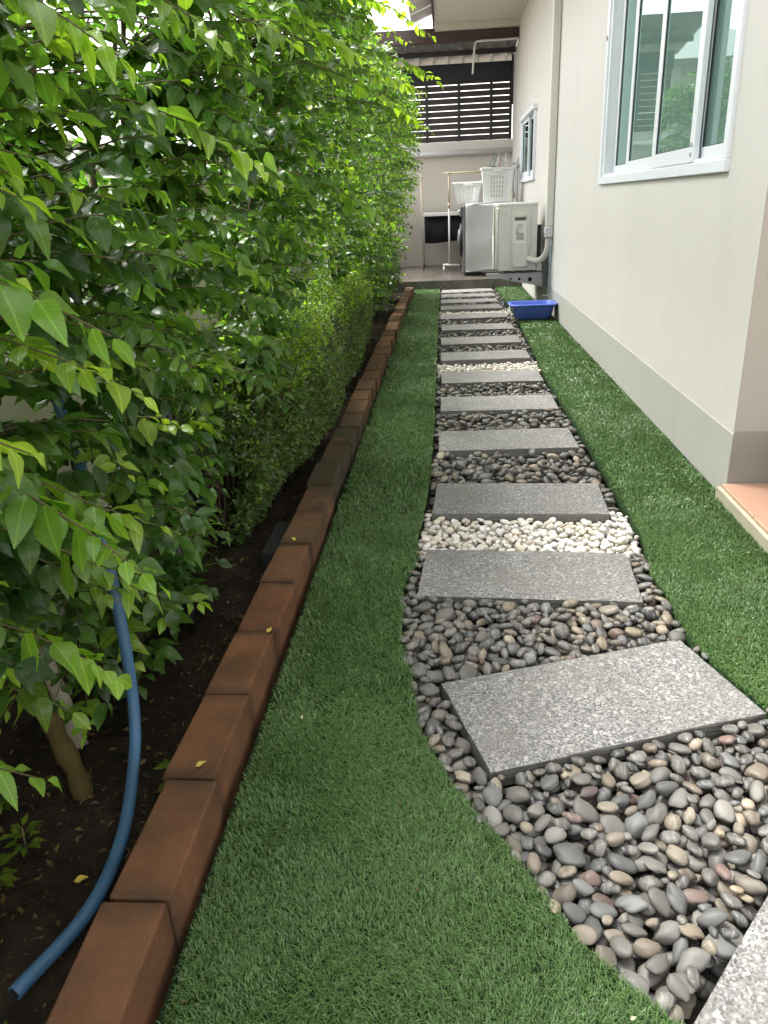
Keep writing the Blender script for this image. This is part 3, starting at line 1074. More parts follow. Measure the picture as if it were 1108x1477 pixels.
# ------------------------------------------------------------------ artificial turf
def blades(name, sample, label):
    V, T, C_ = [], [], []
    base = 0
    for (ya, yb, dens, hgt, wid) in ((.35, 1.3, 190000, .0135, .0013), (1.3, 2.4, 110000, .0145, .0017), (2.4, 4.2, 42000, .019, .0029), (4.2, 9.54, 15000, .021, .0052)):
        x, y = sample(ya, yb, dens)
        n = len(x)
        if n == 0: continue
        clump = vnoise(x, y, 34, 1); big = vnoise(x, y, 3.2, 2); mid = vnoise(x, y, 11, 6)
        az = RNG.uniform(0, 2 * np.pi, n) * .8 + (vnoise(x, y, 13, 3) * 2.2 + big * 3.0 - 1.2)
        lean = np.clip(RNG.normal(.95, .3, n) + .25 * (mid - .5), .1, 1.45)
        sheen = np.exp(-((x + .12) / .16) ** 2 - ((y - .95) / .33) ** 2)
        lean = np.clip(lean + .45 * sheen, .1, 1.5)
        h = hgt * RNG.uniform(.55, 1.2, n) * (.9 + .2 * clump)
        wd = wid * RNG.uniform(.7, 1.2, n)
        d = np.c_[np.cos(az), np.sin(az)]
        s = np.c_[-d[:, 1], d[:, 0]] + RNG.normal(0, .25, (n, 2))
        def P(t, le):
            r = np.sin(le) * h * t; zz = np.cos(le) * h * t
            return np.c_[x + d[:, 0] * r, y + d[:, 1] * r, zz + .001]
        p0 = np.c_[x, y, np.full(n, -.002)]; p1 = P(.55, lean * .55); p2 = P(1.0, lean)
        sw = np.c_[s * wd[:, None] / 2, np.zeros(n)]
        verts = np.stack([p0 - sw, p0 + sw, p1 - sw * .95, p1 + sw * .95, p2], 1)
        k = base + np.arange(n) * 5
        T.append(np.stack([np.c_[k, k + 1, k + 3], np.c_[k, k + 3, k + 2], np.c_[k + 2, k + 3, k + 4]], 1).reshape(-1, 3))
        V.append(verts.reshape(-1, 3)); base += 5 * n
        c0 = np.array([.064, .137, .036]); c1 = np.array([.15, .27, .082]); c2 = np.array([.17, .20, .10])
        u = RNG.uniform(0, 1, n)[:, None]
        c = c0 * (1 - u) + c1 * u
        dry = (RNG.uniform(0, 1, n) < .045)[:, None]
        c = np.where(dry, c2, c) * (.9 + .2 * big[:, None])
        cc = np.repeat(c[:, None, :], 5, 1)
        C_.append(cc.reshape(-1, 3))
    me = np_mesh(name, np.concatenate(V), tris=np.concatenate(T), col=np.concatenate(C_))
    tag(link(name, me, "grass"), label, "grass", kind="stuff")
def sampler(fa, fb, xa, xb):
    def f(ya, yb, dens):
        n = int(dens * (yb - ya) * (xb - xa))
        x = RNG.uniform(xa, xb, n); y = RNG.uniform(ya, yb, n)
        k = (x > fa(y)) & (x < fb(y))
        return x[k], y[k]
    return f
blades("grass", sampler(lambda y: np.full_like(y, KX1 + .018) + .008 * vnoise(y, y * 0, 30, 8), lambda y: xl(y) + .004, -.40, .60), "dark green artificial turf left of the path along the brick kerb")
blades("grass", sampler(lambda y: xr(y) - .004, lambda y: wall_side(y) - .004 - .012 * vnoise(y, y * 0, 14, 4), .55, .97), "artificial turf right of the path along the house wall")

# ------------------------------------------------------------------ shrubs
def leaf_template(rows):
    """rows: list of (v, halfwidth); verts (u, v) triples, 1 column at the ends"""
    uv, faces = [(0, rows[0][0], 0)], []
    prev = [0]
    for v, hw in rows[1:-1]:
        i = len(uv)
        uv += [(-1, v, hw), (0, v, hw), (1, v, hw)]
        cur = [i, i + 1, i + 2]
        if len(prev) == 1:
            faces += [(prev[0], cur[1], cur[0]), (prev[0], cur[2], cur[1])]
        else:
            for k in (0, 1):
                faces += [(prev[k], prev[k + 1], cur[k + 1]), (prev[k], cur[k + 1], cur[k])]
        prev = cur
    i = len(uv); uv.append((0, rows[-1][0], 0))
    faces += [(prev[0], prev[1], i), (prev[1], prev[2], i)]
    return np.array(uv, np.float32), np.array(faces, np.int32)
T_HI = leaf_template([(0, 0), (.06, .30), (.16, .70), (.30, .97), (.45, 1.0), (.62, .86), (.79, .54), (.91, .22), (1, 0)])
T_MID = leaf_template([(0, 0), (.10, .50), (.26, .92), (.44, 1.0), (.64, .82), (.84, .40), (1, 0)])
T_LOW = leaf_template([(0, 0), (.42, 1.0), (1, 0)])

def leaves_mesh(name, tpl, P, D, N, L, Wd, C_, fold, curl):
    """P base, D direction, N normal (n x 3), L length, Wd half width, colour"""
    uvh, faces = tpl
    n, k = len(P), len(uvh)
    S = np.cross(D, N)
    u, v, hw = uvh[:, 0], uvh[:, 1], uvh[:, 2]
    lat = (u * hw)[None, :] * Wd[:, None]
    up = np.abs(lat) * fold[:, None] - curl[:, None] * (v ** 2)[None, :] * L[:, None] + .04 * L[:, None] * np.sin(v * 9 + u * 2)[None, :] * np.abs(u)[None, :]
    V = P[:, None, :] + D[:, None, :] * (v[None, :] * L[:, None])[..., None] + S[:, None, :] * lat[..., None] + N[:, None, :] * up[..., None]
    T = (faces[None] + (np.arange(n) * k)[:, None, None]).reshape(-1, 3)
    UV = np.tile(np.c_[u * hw, v], (n, 1))
    return np_mesh(name, V.reshape(-1, 3), tris=T, col=np.repeat(C_, k, 0) if C_ is not None else None, uv=UV)

# shared shapes for the leaves that are objects of their own (unit length along +y, normal +z)
LEAFV = []
one = np.ones(1)
for i in range(8):
    r = random.Random(i)
    me = leaves_mesh("leaf", T_HI, np.zeros((1, 3)), np.array([[0, 1., 0]]), np.array([[0, 0, 1.]]), one, one * r.uniform(.23, .33), None, one * r.uniform(.05, .38), one * r.uniform(.05, .45))
    me.materials.append(MT["leaf_o"])
    LEAFV.append(me)

def norm(a): return a / np.maximum(np.linalg.norm(a, axis=-1, keepdims=True), 1e-9)
OLD = np.array([(.042, .098, .021), (.058, .130, .025), (.029, .074, .018), (.080, .155, .032)])
YOUNG_OR_LIT = np.array([(.17, .29, .035), (.13, .25, .032), (.22, .33, .045)])

def x_front(z, y, bulge):
    """outer face of the hedge: hangs further out over the kerb with height"""
    return np.interp(z, [0, .25, .5, .8, 1.1, 1.5, 1.9, 2.4], [-.63, -.59, -.55, -.49, -.42, -.345, -.36, -.48]) + bulge

def shrub(name, label, bx, by, y0, y1, z0, z1, ntwig, near, lsize, tpl, seed, bulge=0.0, xback=-1.0, young=.18, extra=(), group="leafy shrubs of the hedge", per=(9, 15), nstem=4, tops=.0):
    r = np.random.default_rng(seed); rr = random.Random(seed)
    root = empty(name, (bx, by, soil_z(bx, by) - .01), label, "shrub", group)
    stems = []
    for i in range(nstem):
        sx_, sy_ = bx + rr.uniform(-.06, .06), by + rr.uniform(-.10, .10)
        tx, ty = bx + rr.uniform(-.12, .22), np.interp(i, [0, max(1, nstem - 1)], [y0 + .15, y1 - .15]) + rr.uniform(-.1, .1)
        h = z1 * rr.uniform(.75, .97)
        pts = spline([(sx_, sy_, soil_z(sx_, sy_) - .03), (sx_ * .7 + tx * .3 + rr.uniform(-.05, .05), sy_ * .65 + ty * .35, h * .33), (tx + rr.uniform(-.05, .05), ty, h * .7), (tx + rr.uniform(-.05, .1), ty + rr.uniform(-.1, .1), h)], 6)
        rad = [rr.uniform(.010, .016) * (1 - .75 * k / (len(pts) - 1)) for k in range(len(pts))]
        m = MB(); m.tube(pts, rad, 6); m.build("stem", "bark", root)
        stems.append(pts)
    SP = np.array([p[:] for s_ in stems for p in s_])
    twV = MB()
    LP, LD, LN, LL, LC = [], [], [], [], []
    targets = []
    for _ in range(ntwig):
        y = rr.uniform(y0, y1)
        if rr.random() < tops: z = z1 - abs(rr.gauss(0, .10))
        else: z = rr.uniform(z0, z1)
        xf = float(x_front(z, y, bulge)) + .10 * (float(vnoise(y, z, 2.6, seed)) - .5) + .05 * (float(vnoise(y, z, 7, seed + 1)) - .5)
        e = min(1, max(0, (z - z0) / .2)); 
        x = xf - min(abs(rr.gauss(0, .13)), .6)
        if rr.random() < .34: x = rr.uniform(xback, xf)
        targets.append(((x, y, z), None))
    targets += [(e[0], e[1]) for e in extra]
    EXT = {tuple(np.array(e[0])) for e in extra}
    for tgt, start in targets:
        tg = np.array(tgt)
        is_ext = start is not None
        if start is None:
            lo = SP[:, 2] < tg[2] + .02
            cand = SP[lo] if lo.any() else SP
            d2 = ((cand - tg) ** 2 * np.array([1, 1, .6])).sum(1) + r.uniform(0, .03, len(cand))
            st = cand[int(d2.argmin())]
        else: st = np.array(start)
        dv = tg - st; Ld = np.linalg.norm(dv)
        if Ld < .08: continue
        mid = st + dv * .5 + np.array([0, 0, .16 * Ld + .02]) + r.normal(0, .04 * Ld, 3)
        vis0 = max(0.0, 1 - .36 / Ld)
        n = rr.randint(*per)
        if start is not None: vis0 = .25; n = int(Ld / .022)
        tt = np.linspace(vis0, 1, max(3, n))
        bez = lambda t: ((1 - t) ** 2)[:, None] * st + (2 * t * (1 - t))[:, None] * mid + (t ** 2)[:, None] * tg
        pts = bez(np.linspace(0, 1, 7))
        twV.tube(pts.tolist(), [.0032 * (1 - .7 * k / 6) * (1 if near else 1.3) for k in range(7)], 4, cap=False)
        B = bez(tt); Tn = norm(2 * (1 - tt)[:, None] * (mid - st) + 2 * tt[:, None] * (tg - mid))
        side = norm(np.cross(Tn, np.array([0, 0, 1.])) + 1e-6)
        roll = rr.uniform(-.5, .5)
        yng = start is not None and tuple(tg) in EXT or rr.random() < young * (1.6 if tg[2] > z1 - .35 else 1)
        kcol = OLD[rr.randrange(4)] * rr.uniform(.65, 1.35)
        ycol = YOUNG_OR_LIT[rr.randrange(3)] * rr.uniform(.8, 1.2)
        for i in range(len(tt)):
            f = i / max(1, len(tt) - 1)
            ends = [-1, 1] if i % 1 == 0 else [1]
            for s_ in ends:
                if rr.random() < .22: continue
                last = i == len(tt) - 1
                d = Tn[i] * rr.uniform(.35, .7) + side[i] * s_ * rr.uniform(.6, 1.0) + np.array([0, 0, -rr.uniform(-.1, .5) + roll * s_ * .4])
                if last: d = Tn[i] + side[i] * s_ * .45 + np.array([0, 0, -.35])
                d = d + np.array([rr.gauss(0, .25), rr.gauss(0, .25), rr.gauss(0, .22)])
                d = d / np.linalg.norm(d)
                nrm = np.array([rr.gauss(.12, .42), rr.gauss(-.12, .42), 1.0])
                nrm = nrm - d * (nrm @ d)
                ln = np.linalg.norm(nrm)
                if ln < .15: nrm = np.cross(d, np.array([1., .2, 0])); ln = np.linalg.norm(nrm)
                LP.append(B[i] + d * .004); LD.append(d); LN.append(nrm / ln)
                sz = lsize * rr.uniform(.55, 1.3) * (1 - .45 * max(0, f - .7) / .3 if yng else 1 - .15 * f)
                LL.append(sz)
                g_ = max(0, (f - .45) / .55) if yng else 0
                LC.append((kcol * (1 - g_) + ycol * g_) * rr.uniform(.85, 1.15))
    twV.build("twigs", "twig", root)
    root.children[-1]["kind"] = "stuff"
    LP, LD, LN, LL, LC = map(np.array, (LP, LD, LN, LL, LC))
    order = np.argsort(-LL / np.linalg.norm(LP - np.array([0, 0, CAM_H]), axis=1))
    nind = min(near, len(order))
    if nind:
        # the leaves that show largest, each an object, from the outer face of the shrub
        outer = LP[:, 0] - x_front(LP[:, 2], 0, bulge)
        score = -LL / np.linalg.norm(LP - np.array([0, 0, CAM_H]), axis=1) + np.where(outer < -.16, .03, 0)
        order = np.argsort(score)
    for j in order[:nind]:
        o = bpy.data.objects.new("leaf", LEAFV[int(j) % 8]); COL.objects.link(o)
        o.parent = root
        S_ = np.cross(LD[j], LN[j])
        m4 = Matrix(((S_[0], LD[j][0], LN[j][0], 0), (S_[1], LD[j][1], LN[j][1], 0), (S_[2], LD[j][2], LN[j][2], 0), (0, 0, 0, 1)))
        o.matrix_parent_inverse = Matrix.Identity(4)
        o.matrix_local = Matrix.Translation(Vector(LP[j]) - root.location) @ m4 @ Matrix.Scale(float(LL[j]), 4)
        o.color = (*[float(c) for c in LC[j]], 1)
    k = order[nind:]
    if len(k):
        me = leaves_mesh("foliage", tpl, LP[k], LD[k], LN[k], LL[k], LL[k] * r.uniform(.20, .35, len(k)), LC[k], r.uniform(.02, .42, len(k)), r.uniform(-.05, .65, len(k)))
        fo = link("foliage", me, "leaf_a", root)
        fo["kind"] = "stuff"
    return root

N_ = np.array
# long shoots that reach out over the kerb, start -> tip
SH1 = [((-.42, .84, .66), (-.80, .80, .78)), ((-.34, .76, .60), (-.75, .70, .82)), ((-.40, .95, .78), (-.85, .9, .9)), ((-.36, .80, .88), (-.8, .7, 1.05)), ((-.40, .74, 1.02), (-.85, .6, 1.15)), ((-.46, .98, .47), (-.8, .9, .62)), ((-.35, .92, 1.16), (-.8, .75, 1.32)), ((-.42, .70, .78), (-.75, .5, .9)), ((-.50, .92, .36), (-.85, .85, .5)), ((-.57, .80, .27), (-.9, .7, .4)), ((-.53, 1.06, .40), (-.85, 1.0, .55)), ((-.62, .98, .25), (-.9, .9, .36)), ((-.48, 1.12, .52), (-.85, 1.05, .62))]
SH2 = [((-.30, 1.45, 1.05), (-.75, 1.4, 1.2)), ((-.36, 1.65, .85), (-.8, 1.6, 1.0)), ((-.27, 1.8, 1.30), (-.8, 1.6, 1.4)), ((-.33, 1.3, 1.24), (-.8, 1.2, 1.3))]
SH3 = [((-.13, 2.30, .94), (-.62, 2.15, 1.12)), ((-.20, 2.42, 1.36), (-.75, 2.2, 1.5)), ((-.24, 2.2, 1.48), (-.75, 2.0, 1.5)), ((-.30, 2.6, 1.1), (-.75, 2.5, 1.25)), ((-.10, 2.7, 1.25), (-.6, 2.4, 1.42))]
SH4 = [((-.08, 3.55, 1.42), (-.7, 3.2, 1.5)), ((-.05, 3.8, 1.66), (-.7, 3.5, 1.8)), ((-.16, 3.4, 1.68), (-.7, 3.2, 1.7)), ((-.06, 3.9, 1.30), (-.6, 3.6, 1.42)), ((-.20, 3.2, 1.86), (-.7, 3.0, 1.85)), ((-.14, 4.2, 1.86), (-.7, 3.9, 1.9)), ((-.22, 4.3, 2.0), (-.7, 4.0, 2.0)), ((-.02, 4.1, 1.52), (-.6, 3.8, 1.66)), ((-.12, 3.3, 1.55), (-.7, 3.1, 1.6))]
shrub("hedge_shrub", "nearest shrub at the left edge with large wet drooping leaves over the blue hose", -.84, .78, .25, 1.2, .34, 1.75, 430, 300, .057, T_MID, 1, bulge=-.04, extra=SH1, young=.22)
shrub("hedge_shrub", "second shrub from the front with broad leaves beside the terracotta kerb", -.82, 1.62, 1.1, 2.1, .06, 1.95, 520, 300, .053, T_MID, 2, bulge=-.02, extra=SH2, young=.16)
shrub("hedge_shrub", "third shrub from the front sending a bright leafy spray over the turf", -.80, 2.55, 2.0, 3.1, .30, 2.05, 490, 300, .051, T_MID, 3, bulge=.02, extra=SH3, young=.22)
shrub("hedge_shrub", "tall shrub behind the trimmed low hedge with long shoots towards the roof", -.82, 3.7, 3.0, 4.4, .78, 2.3, 500, 300, .049, T_MID, 4, bulge=.02, extra=SH4, young=.3, tops=.25)
shrub("hedge_shrub", "dense shrub rising over the far end of the trimmed low hedge", -.80, 5.1, 4.2, 5.8, .30, 2.05, 430, 150, .049, T_LOW, 5, bulge=-.02, young=.3, tops=.2)
shrub("hedge_shrub", "dense shrub level with the blue basin, foliage down to the kerb", -.78, 6.4, 5.6, 7.2, .10, 2.0, 460, 0, .048, T_LOW, 6, bulge=.07, young=.3, tops=.2)
shrub("hedge_shrub", "dense shrub second from the porch, foliage down to the kerb", -.78, 7.7, 7.0, 8.4, .10, 2.0, 440, 0, .048, T_LOW, 7, bulge=.10, young=.3, tops=.2)
shrub("hedge_shrub", "farthest shrub of the hedge right beside the tiled porch step", -.76, 8.9, 8.2, 9.45, .10, 1.95, 420, 0, .048, T_LOW, 8, bulge=.12, young=.3, tops=.2)

# trimmed low hedge of tiny leaves
lh = empty("trimmed_hedge", (-.78, 4.1, 0), "low clipped hedge of tiny leaves under the taller shrubs beside the kerb", "hedge")
r = np.random.default_rng(31)
n = 46000
y = np.where(r.uniform(0, 1, n) < .4, r.uniform(2.15, 3.4, n), r.uniform(2.3, 5.75, n)); t = r.uniform(0, 1, n)
hz = np.interp(y, [2.15, 2.5, 3.2, 5.75], [.30, .46, .56, .60]) + .05 * (vnoise(y, y * 0, 4, 2) - .5)
front = t < .62
zz = np.where(front, hz * r.uniform(.03, 1.0, n) , hz - np.abs(r.normal(0, .035, n)))
xf = -.535 + .08 * (vnoise(y, zz, 6, 3) - .5) + .10 * (vnoise(y, zz, 2.2, 8) - .5) - .08 * np.clip((zz / hz - .75) / .25, 0, 1) ** 2 - .09 * np.clip((.16 - zz) / .16, 0, 1)
xx = np.where(front, xf - np.abs(r.normal(0, .045, n)), r.uniform(-1.02, -.56, n))
zz = np.where(front, zz, zz + .04 * (vnoise(xx, y, 6, 5) - .5))
P = np.c_[xx, y, zz]
keep = vnoise(y * 1.0, zz, 7, 9) + vnoise(xx + y, zz, 15, 4) * .6 > .50
keep |= ~front
P = P[keep]; n = len(P)
D = norm(np.c_[r.normal(.5, .6, n), r.normal(0, .7, n), r.normal(.05, .6, n)])
Nn = np.c_[r.normal(.35, .45, n), r.normal(-.15, .45, n), r.normal(.9, .3, n)]
Nn = norm(Nn - D * (Nn * D).sum(1, keepdims=True))
cl = OLD[r.integers(0, 4, n)] * r.uniform(.5, 1.0, n)[:, None] + np.array([.026, .018, .016]) * r.uniform(0, 1.7, n)[:, None]
top = P[:, 2] > .42
bright = r.uniform(0, 1, n) < np.where(top, .55, .02)
cl[bright] = YOUNG_OR_LIT[r.integers(0, 3, bright.sum())] * .8  # light falling on the hedge top, painted in with paler leaves
Lf = r.uniform(.013, .026, n)
fo = link("foliage", leaves_mesh("foliage", T_LOW, P, D, Nn, Lf, Lf * .26, cl, r.uniform(.1, .5, n), r.uniform(0, .3, n)), "leaf_a", lh)
fo["kind"] = "stuff"
m = MB()
rr = random.Random(3)
for i in range(300):
    y_ = rr.uniform(2.2, 5.6); x_ = -.75 + rr.uniform(-.12, .10)
    tip = (x_ + rr.uniform(-.2, .24), y_ + rr.uniform(-.25, .25), rr.uniform(.22, .56))
    md = ((x_ + tip[0]) / 2 + rr.uniform(-.06, .06), (y_ + tip[1]) / 2 + rr.uniform(-.06, .06), tip[2] * .5)
    m.tube([(x_, y_, -.03), md, tip], [.0045, .003, .0015], 4, cap=False)
o = m.build("twigs", "bark", lh); o["kind"] = "stuff"

# ------------------------------------------------------------------ things in the soil bed
hose_pts = spline([(-.603, .668, .014), (-.556, .80, .016), (-.560, .943, .02), (-.592, 1.09, .05), (-.605, 1.155, .12), (-.61, 1.18, .24), (-.62, 1.20, .353), (-.64, 1.235, .44), (-.665, 1.265, .513), (-.69, 1.30, .58), (-.74, 1.36, .68)], 8)
m = MB(); m.tube(hose_pts, .0112, 12)
hose = m.build("water_pipe", "bluepipe")
dirh = (hose_pts[0] - hose_pts[1]).normalized()
m = MB(); m.tube([hose_pts[0] - dirh * .004, hose_pts[0] + dirh * .0006], .0086, 12); m.build("bore", "hole", hose)
tag(hose, "weathered blue plastic pipe curving up out of the soil bed", "pipe")
m = MB(); m.tube([(-.87, 1.31, .20), (-.81, 1.255, .075), (-.768, 1.215, -.02)], [.017, .0172, .0172], 14)
tag(m.build("pipe_stub", plain("shaded_white_pipe", (.30, .265, .21), .7, .3, var=.35, scale=25)), "short white pipe stub, darkened as in shade, leaning beside the mossy log", "pipe")  # white pipe, colour darkened to stand for the shade under the shrub
pts = [(-.84 + .145 * t + .006 * math.sin(t * 9), 1.225 - .155 * t, .24 - .27 * t) for t in [.48 + .52 * i / 8 for i in range(9)]]
m = MB(); m.tube(pts, [.019 + .003 * math.sin(i * 2.2) for i in range(9)], 12)
tag(m.build("mossy_log", "log"), "mossy brown log leaning into the soil under the near shrub", "log")
m = MB(); m.tube([(-.665, 1.66, -.03), (-.668, 1.665, .1), (-.69, 1.68, .46)], [.010, .009, .006], 6)
tag(m.build("stake", "blackmetal"), "thin black stake standing in the soil behind the kerb", "stake")
m = MB(); m.tube([(-.80, 2.0, -.03), (-.78, 2.02, .3), (-.80, 2.05, .75)], [.016, .014, .01], 8)
tag(m.build("stake", "blackmetal"), "thicker dark stake in the shade behind the second shrub", "stake")
m = MB(); m.box((-.565, 2.02, -.03), (-.50, 2.26, .045), .006)
tag(m.build("soil_block", "cloth"), "dark flat block lying between kerb and low hedge", "block")

# litter in the bed, and a few yellow leaves on the kerb and on the turf
n = 4200
r = np.random.default_rng(8)
x = r.uniform(-1.03, -.50, n); y = r.beta(1, 1.8, n) * 4.2 + .2
z = np.array([soil_z(a, b) for a, b in zip(x, y)]) + .004
an = r.uniform(0, np.pi * 2, n)
D = np.c_[np.cos(an), np.sin(an), r.normal(.1, .25, n)]; D = norm(D)
Nn = np.c_[r.normal(0, .3, n), r.normal(0, .3, n), np.ones(n)]; Nn = norm(Nn - D * (Nn * D).sum(1, keepdims=True))
Lf = r.uniform(.005, .022, n)
cl = np.array([(.10, .065, .03), (.05, .035, .02), (.15, .11, .055), (.035, .03, .015)])[r.integers(0, 4, n)]
tag(link("leaf_litter", leaves_mesh("leaf_litter", T_LOW, np.c_[x, y, z], D, Nn, Lf, Lf * np.where(r.uniform(0, 1, n) < .55, .05, .24), cl, r.uniform(0, .5, n), r.uniform(-.2, .4, n)), "leaf_a"), "dry bits and dead leaves strewn over the dark soil", "litter", kind="stuff")
FL = [(-.455, 1.045, .0795, "yellow fallen leaf on the kerb block beside the lower turf", 0.6), (-.425, 1.50, .0795, "yellow fallen leaf lying on the kerb farther up, left of the pebble bulge", 1.2),
      (-.455, 2.02, .0795, "tiny pale fallen leaf on the mossy kerb block", 2.2),
      (-.61, .86, .004, "yellow green fallen leaf on dark soil beside the blue pipe", .3), (-.66, .72, .006, "narrow yellow fallen leaf on dark soil left of the blue pipe", 2.6)]
for x, y, z, lab, a in FL:
    s = .021 if z > .05 else .024
    me = leaves_mesh("fallen_leaf", T_HI, N_([[x, y, z + .003]]), N_([[math.cos(a), math.sin(a), .05]]), N_([[0.05, 0, 1.]]), one * s, one * s * .27, None, one * .4, one * -.12)
    tag(link("fallen_leaf", me, "yellow"), lab, "fallen leaf")
# ground weeds by the hose
def weed(x, y, n, size, label, seed):
    r = np.random.default_rng(seed)
    an = np.arange(n) * 2.4 + r.uniform(0, .4, n)
    z0 = soil_z(x, y)
    hgt = r.uniform(.02, .06, n)
    D = norm(np.c_[np.cos(an), np.sin(an), r.uniform(.1, .6, n)])
    Nn = np.c_[0 * an, 0 * an, np.ones(n)]; Nn = norm(Nn - D * (Nn * D).sum(1, keepdims=True))
    L = size * r.uniform(.6, 1.1, n)
    root = empty("weed", (x, y, z0), label, "weed", None)
    me = leaves_mesh("leaves", T_MID, np.c_[x + .01 * np.cos(an), y + .01 * np.sin(an), z0 + hgt], D, Nn, L, L * .26, YOUNG_OR_LIT[r.integers(0, 3, n)] * .45, r.uniform(.1, .5, n), r.uniform(.1, .4, n))
    link("leaves", me, "leaf_a", root)
    m = MB(); m.tube([(x, y, z0 - .01), (x + .004, y, z0 + .06)], .002, 5); m.build("stalk", "twig", root)
weed(-.53, 1.10, 9, .030, "small weed sprouting between the blue pipe and the kerb", 1)
weed(-.60, .62, 8, .028, "small weed beside the open end of the blue pipe", 2)
weed(-.74, .86, 26, .030, "pale clump of ground weeds left of the blue pipe", 3)
weed(-.78, .74, 26, .030, "ground weeds at the bottom left corner behind the pipe", 4)

n = 70
x = r.uniform(-.39, .93, n * 4); y = r.beta(1, 1.3, n * 4) * 8 + .5
kk = ((x < xl(y) - .01) | (x > xr(y) + .02)) & (x < .93)
x, y = x[kk][:n], y[kk][:n]; n = len(x)
an = r.uniform(0, 6.3, n); D = np.c_[np.cos(an), np.sin(an), 0 * an]; Nn = norm(np.c_[r.normal(0, .3, n), r.normal(0, .3, n), np.ones(n)]); Nn = norm(Nn - D * (Nn * D).sum(1, keepdims=True))
Lf = r.uniform(.006, .013, n)
tag(link("turf_litter", leaves_mesh("turf_litter", T_LOW, np.c_[x, y, np.full(n, .012)], D, Nn, Lf, Lf * .3, np.array([(.5, .47, .38), (.30, .24, .10), (.12, .08, .04)])[r.integers(0, 3, n)], r.uniform(0, .5, n), r.uniform(-.2, .3, n)), "leaf_a"), "tiny pale petals and leaf bits on the artificial turf", "litter", kind="stuff")

weed(-.83, 1.02, 30, .034, "weeds at the left edge beside the foot of the mossy log", 5)
weed(-.73, .93, 16, .026, "low weed between the mossy log and the blue pipe", 6)
weed(-.70, .66, 22, .030, "leafy weed at the bottom left corner near the pipe end", 7)

# ------------------------------------------------------------------ porch things
FZ = .1015
# washing machine with a fabric cover
wm = empty("washing_machine", (.50, 10.42, FZ), "front loading washing machine under a silver grey fabric cover beside the outdoor unit", "washing machine")
m = MB(); m.box((.225, 10.13, FZ + .03), (.80, 10.72, FZ + .835), .012); m.build("body", "washer", wm)
m = MB()
for sx_ in (.27, .75):
    for sy_ in (10.17, 10.68): m.lathe([(.022, 0), (.022, .031)], (sx_, sy_, FZ), 'z', 10)
m.build("foot", "rubber", wm)
m = MB(); m.lathe([(.20, 0), (.205, -.02), (.19, -.035), (.155, -.03)], (.2245, 10.43, FZ + .42), 'x', 28); d = m.build("door", "rubber", wm)
m = MB(); m.lathe([(.15, -.03), (.12, -.055), (.02, -.065)], (.224, 10.43, FZ + .42), 'x', 24); m.build("door_glass", "washer", d)
m = MB(); m.box((.195, 10.14, FZ + .70), (.2245, 10.71, FZ + .82), .006); p = m.build("control_panel", "darksteel", wm)
m = MB(); m.lathe([(.03, 0), (.027, -.02)], (.1945, 10.40, FZ + .76), 'x', 16); m.build("dial", "steel", p)
# cover: draped sheet over top and the side that faces the path, slightly billowed
nu, nv = 40, 60
us = np.linspace(0, 1, nu); vs = np.linspace(0, 1, nv)
U, Vv = np.meshgrid(us, vs)
x = .258 + U * .555
Ltop, Lside = .60, .80
s_ = Vv * (Ltop + Lside)
on = s_ < Ltop
yy = np.where(on, 10.725 - s_, 10.100 - .012 * np.sin(U * 9 + Vv * 3) - .010 * np.sin((s_ - Ltop) * 14 + U * 4))
zz = np.where(on, FZ + .843 + .006 * np.sin(U * 14) * np.sin(s_ * 11) + .006 * vnoise(U, Vv, 9, 2), FZ + .843 - (s_ - Ltop) + .012 * np.sin(U * 7 + 1))
yy += .010 * (vnoise(U * 2, Vv * 2, 5, 5) - .5) * ~on
idx = np.arange(nu * nv).reshape(nv, nu)
q = np.stack([idx[:-1, :-1], idx[:-1, 1:], idx[1:, 1:], idx[1:, :-1]], -1).reshape(-1, 4)
co = link("fabric_cover", np_mesh("fabric_cover", np.c_[x.ravel(), yy.ravel(), zz.ravel()], quads=q), "cover", wm)
sol = co.modifiers.new("thickness", 'SOLIDIFY'); sol.thickness = .004
m = MB(); m.tube([(.26, 10.09, FZ + .05), (.5, 10.088, FZ + .062), (.80, 10.092, FZ + .05)], .009, 6); m.build('cover_hem', 'cover', co)
m = MB(); m.tube(spline([(.262, 10.10, FZ + .80), (.36, 10.09, FZ + .842), (.5, 10.09, FZ + .85), (.66, 10.094, FZ + .858), (.8, 10.10, FZ + .85)], 5), .012, 6)
m.build("cover_hem", "cover", co)

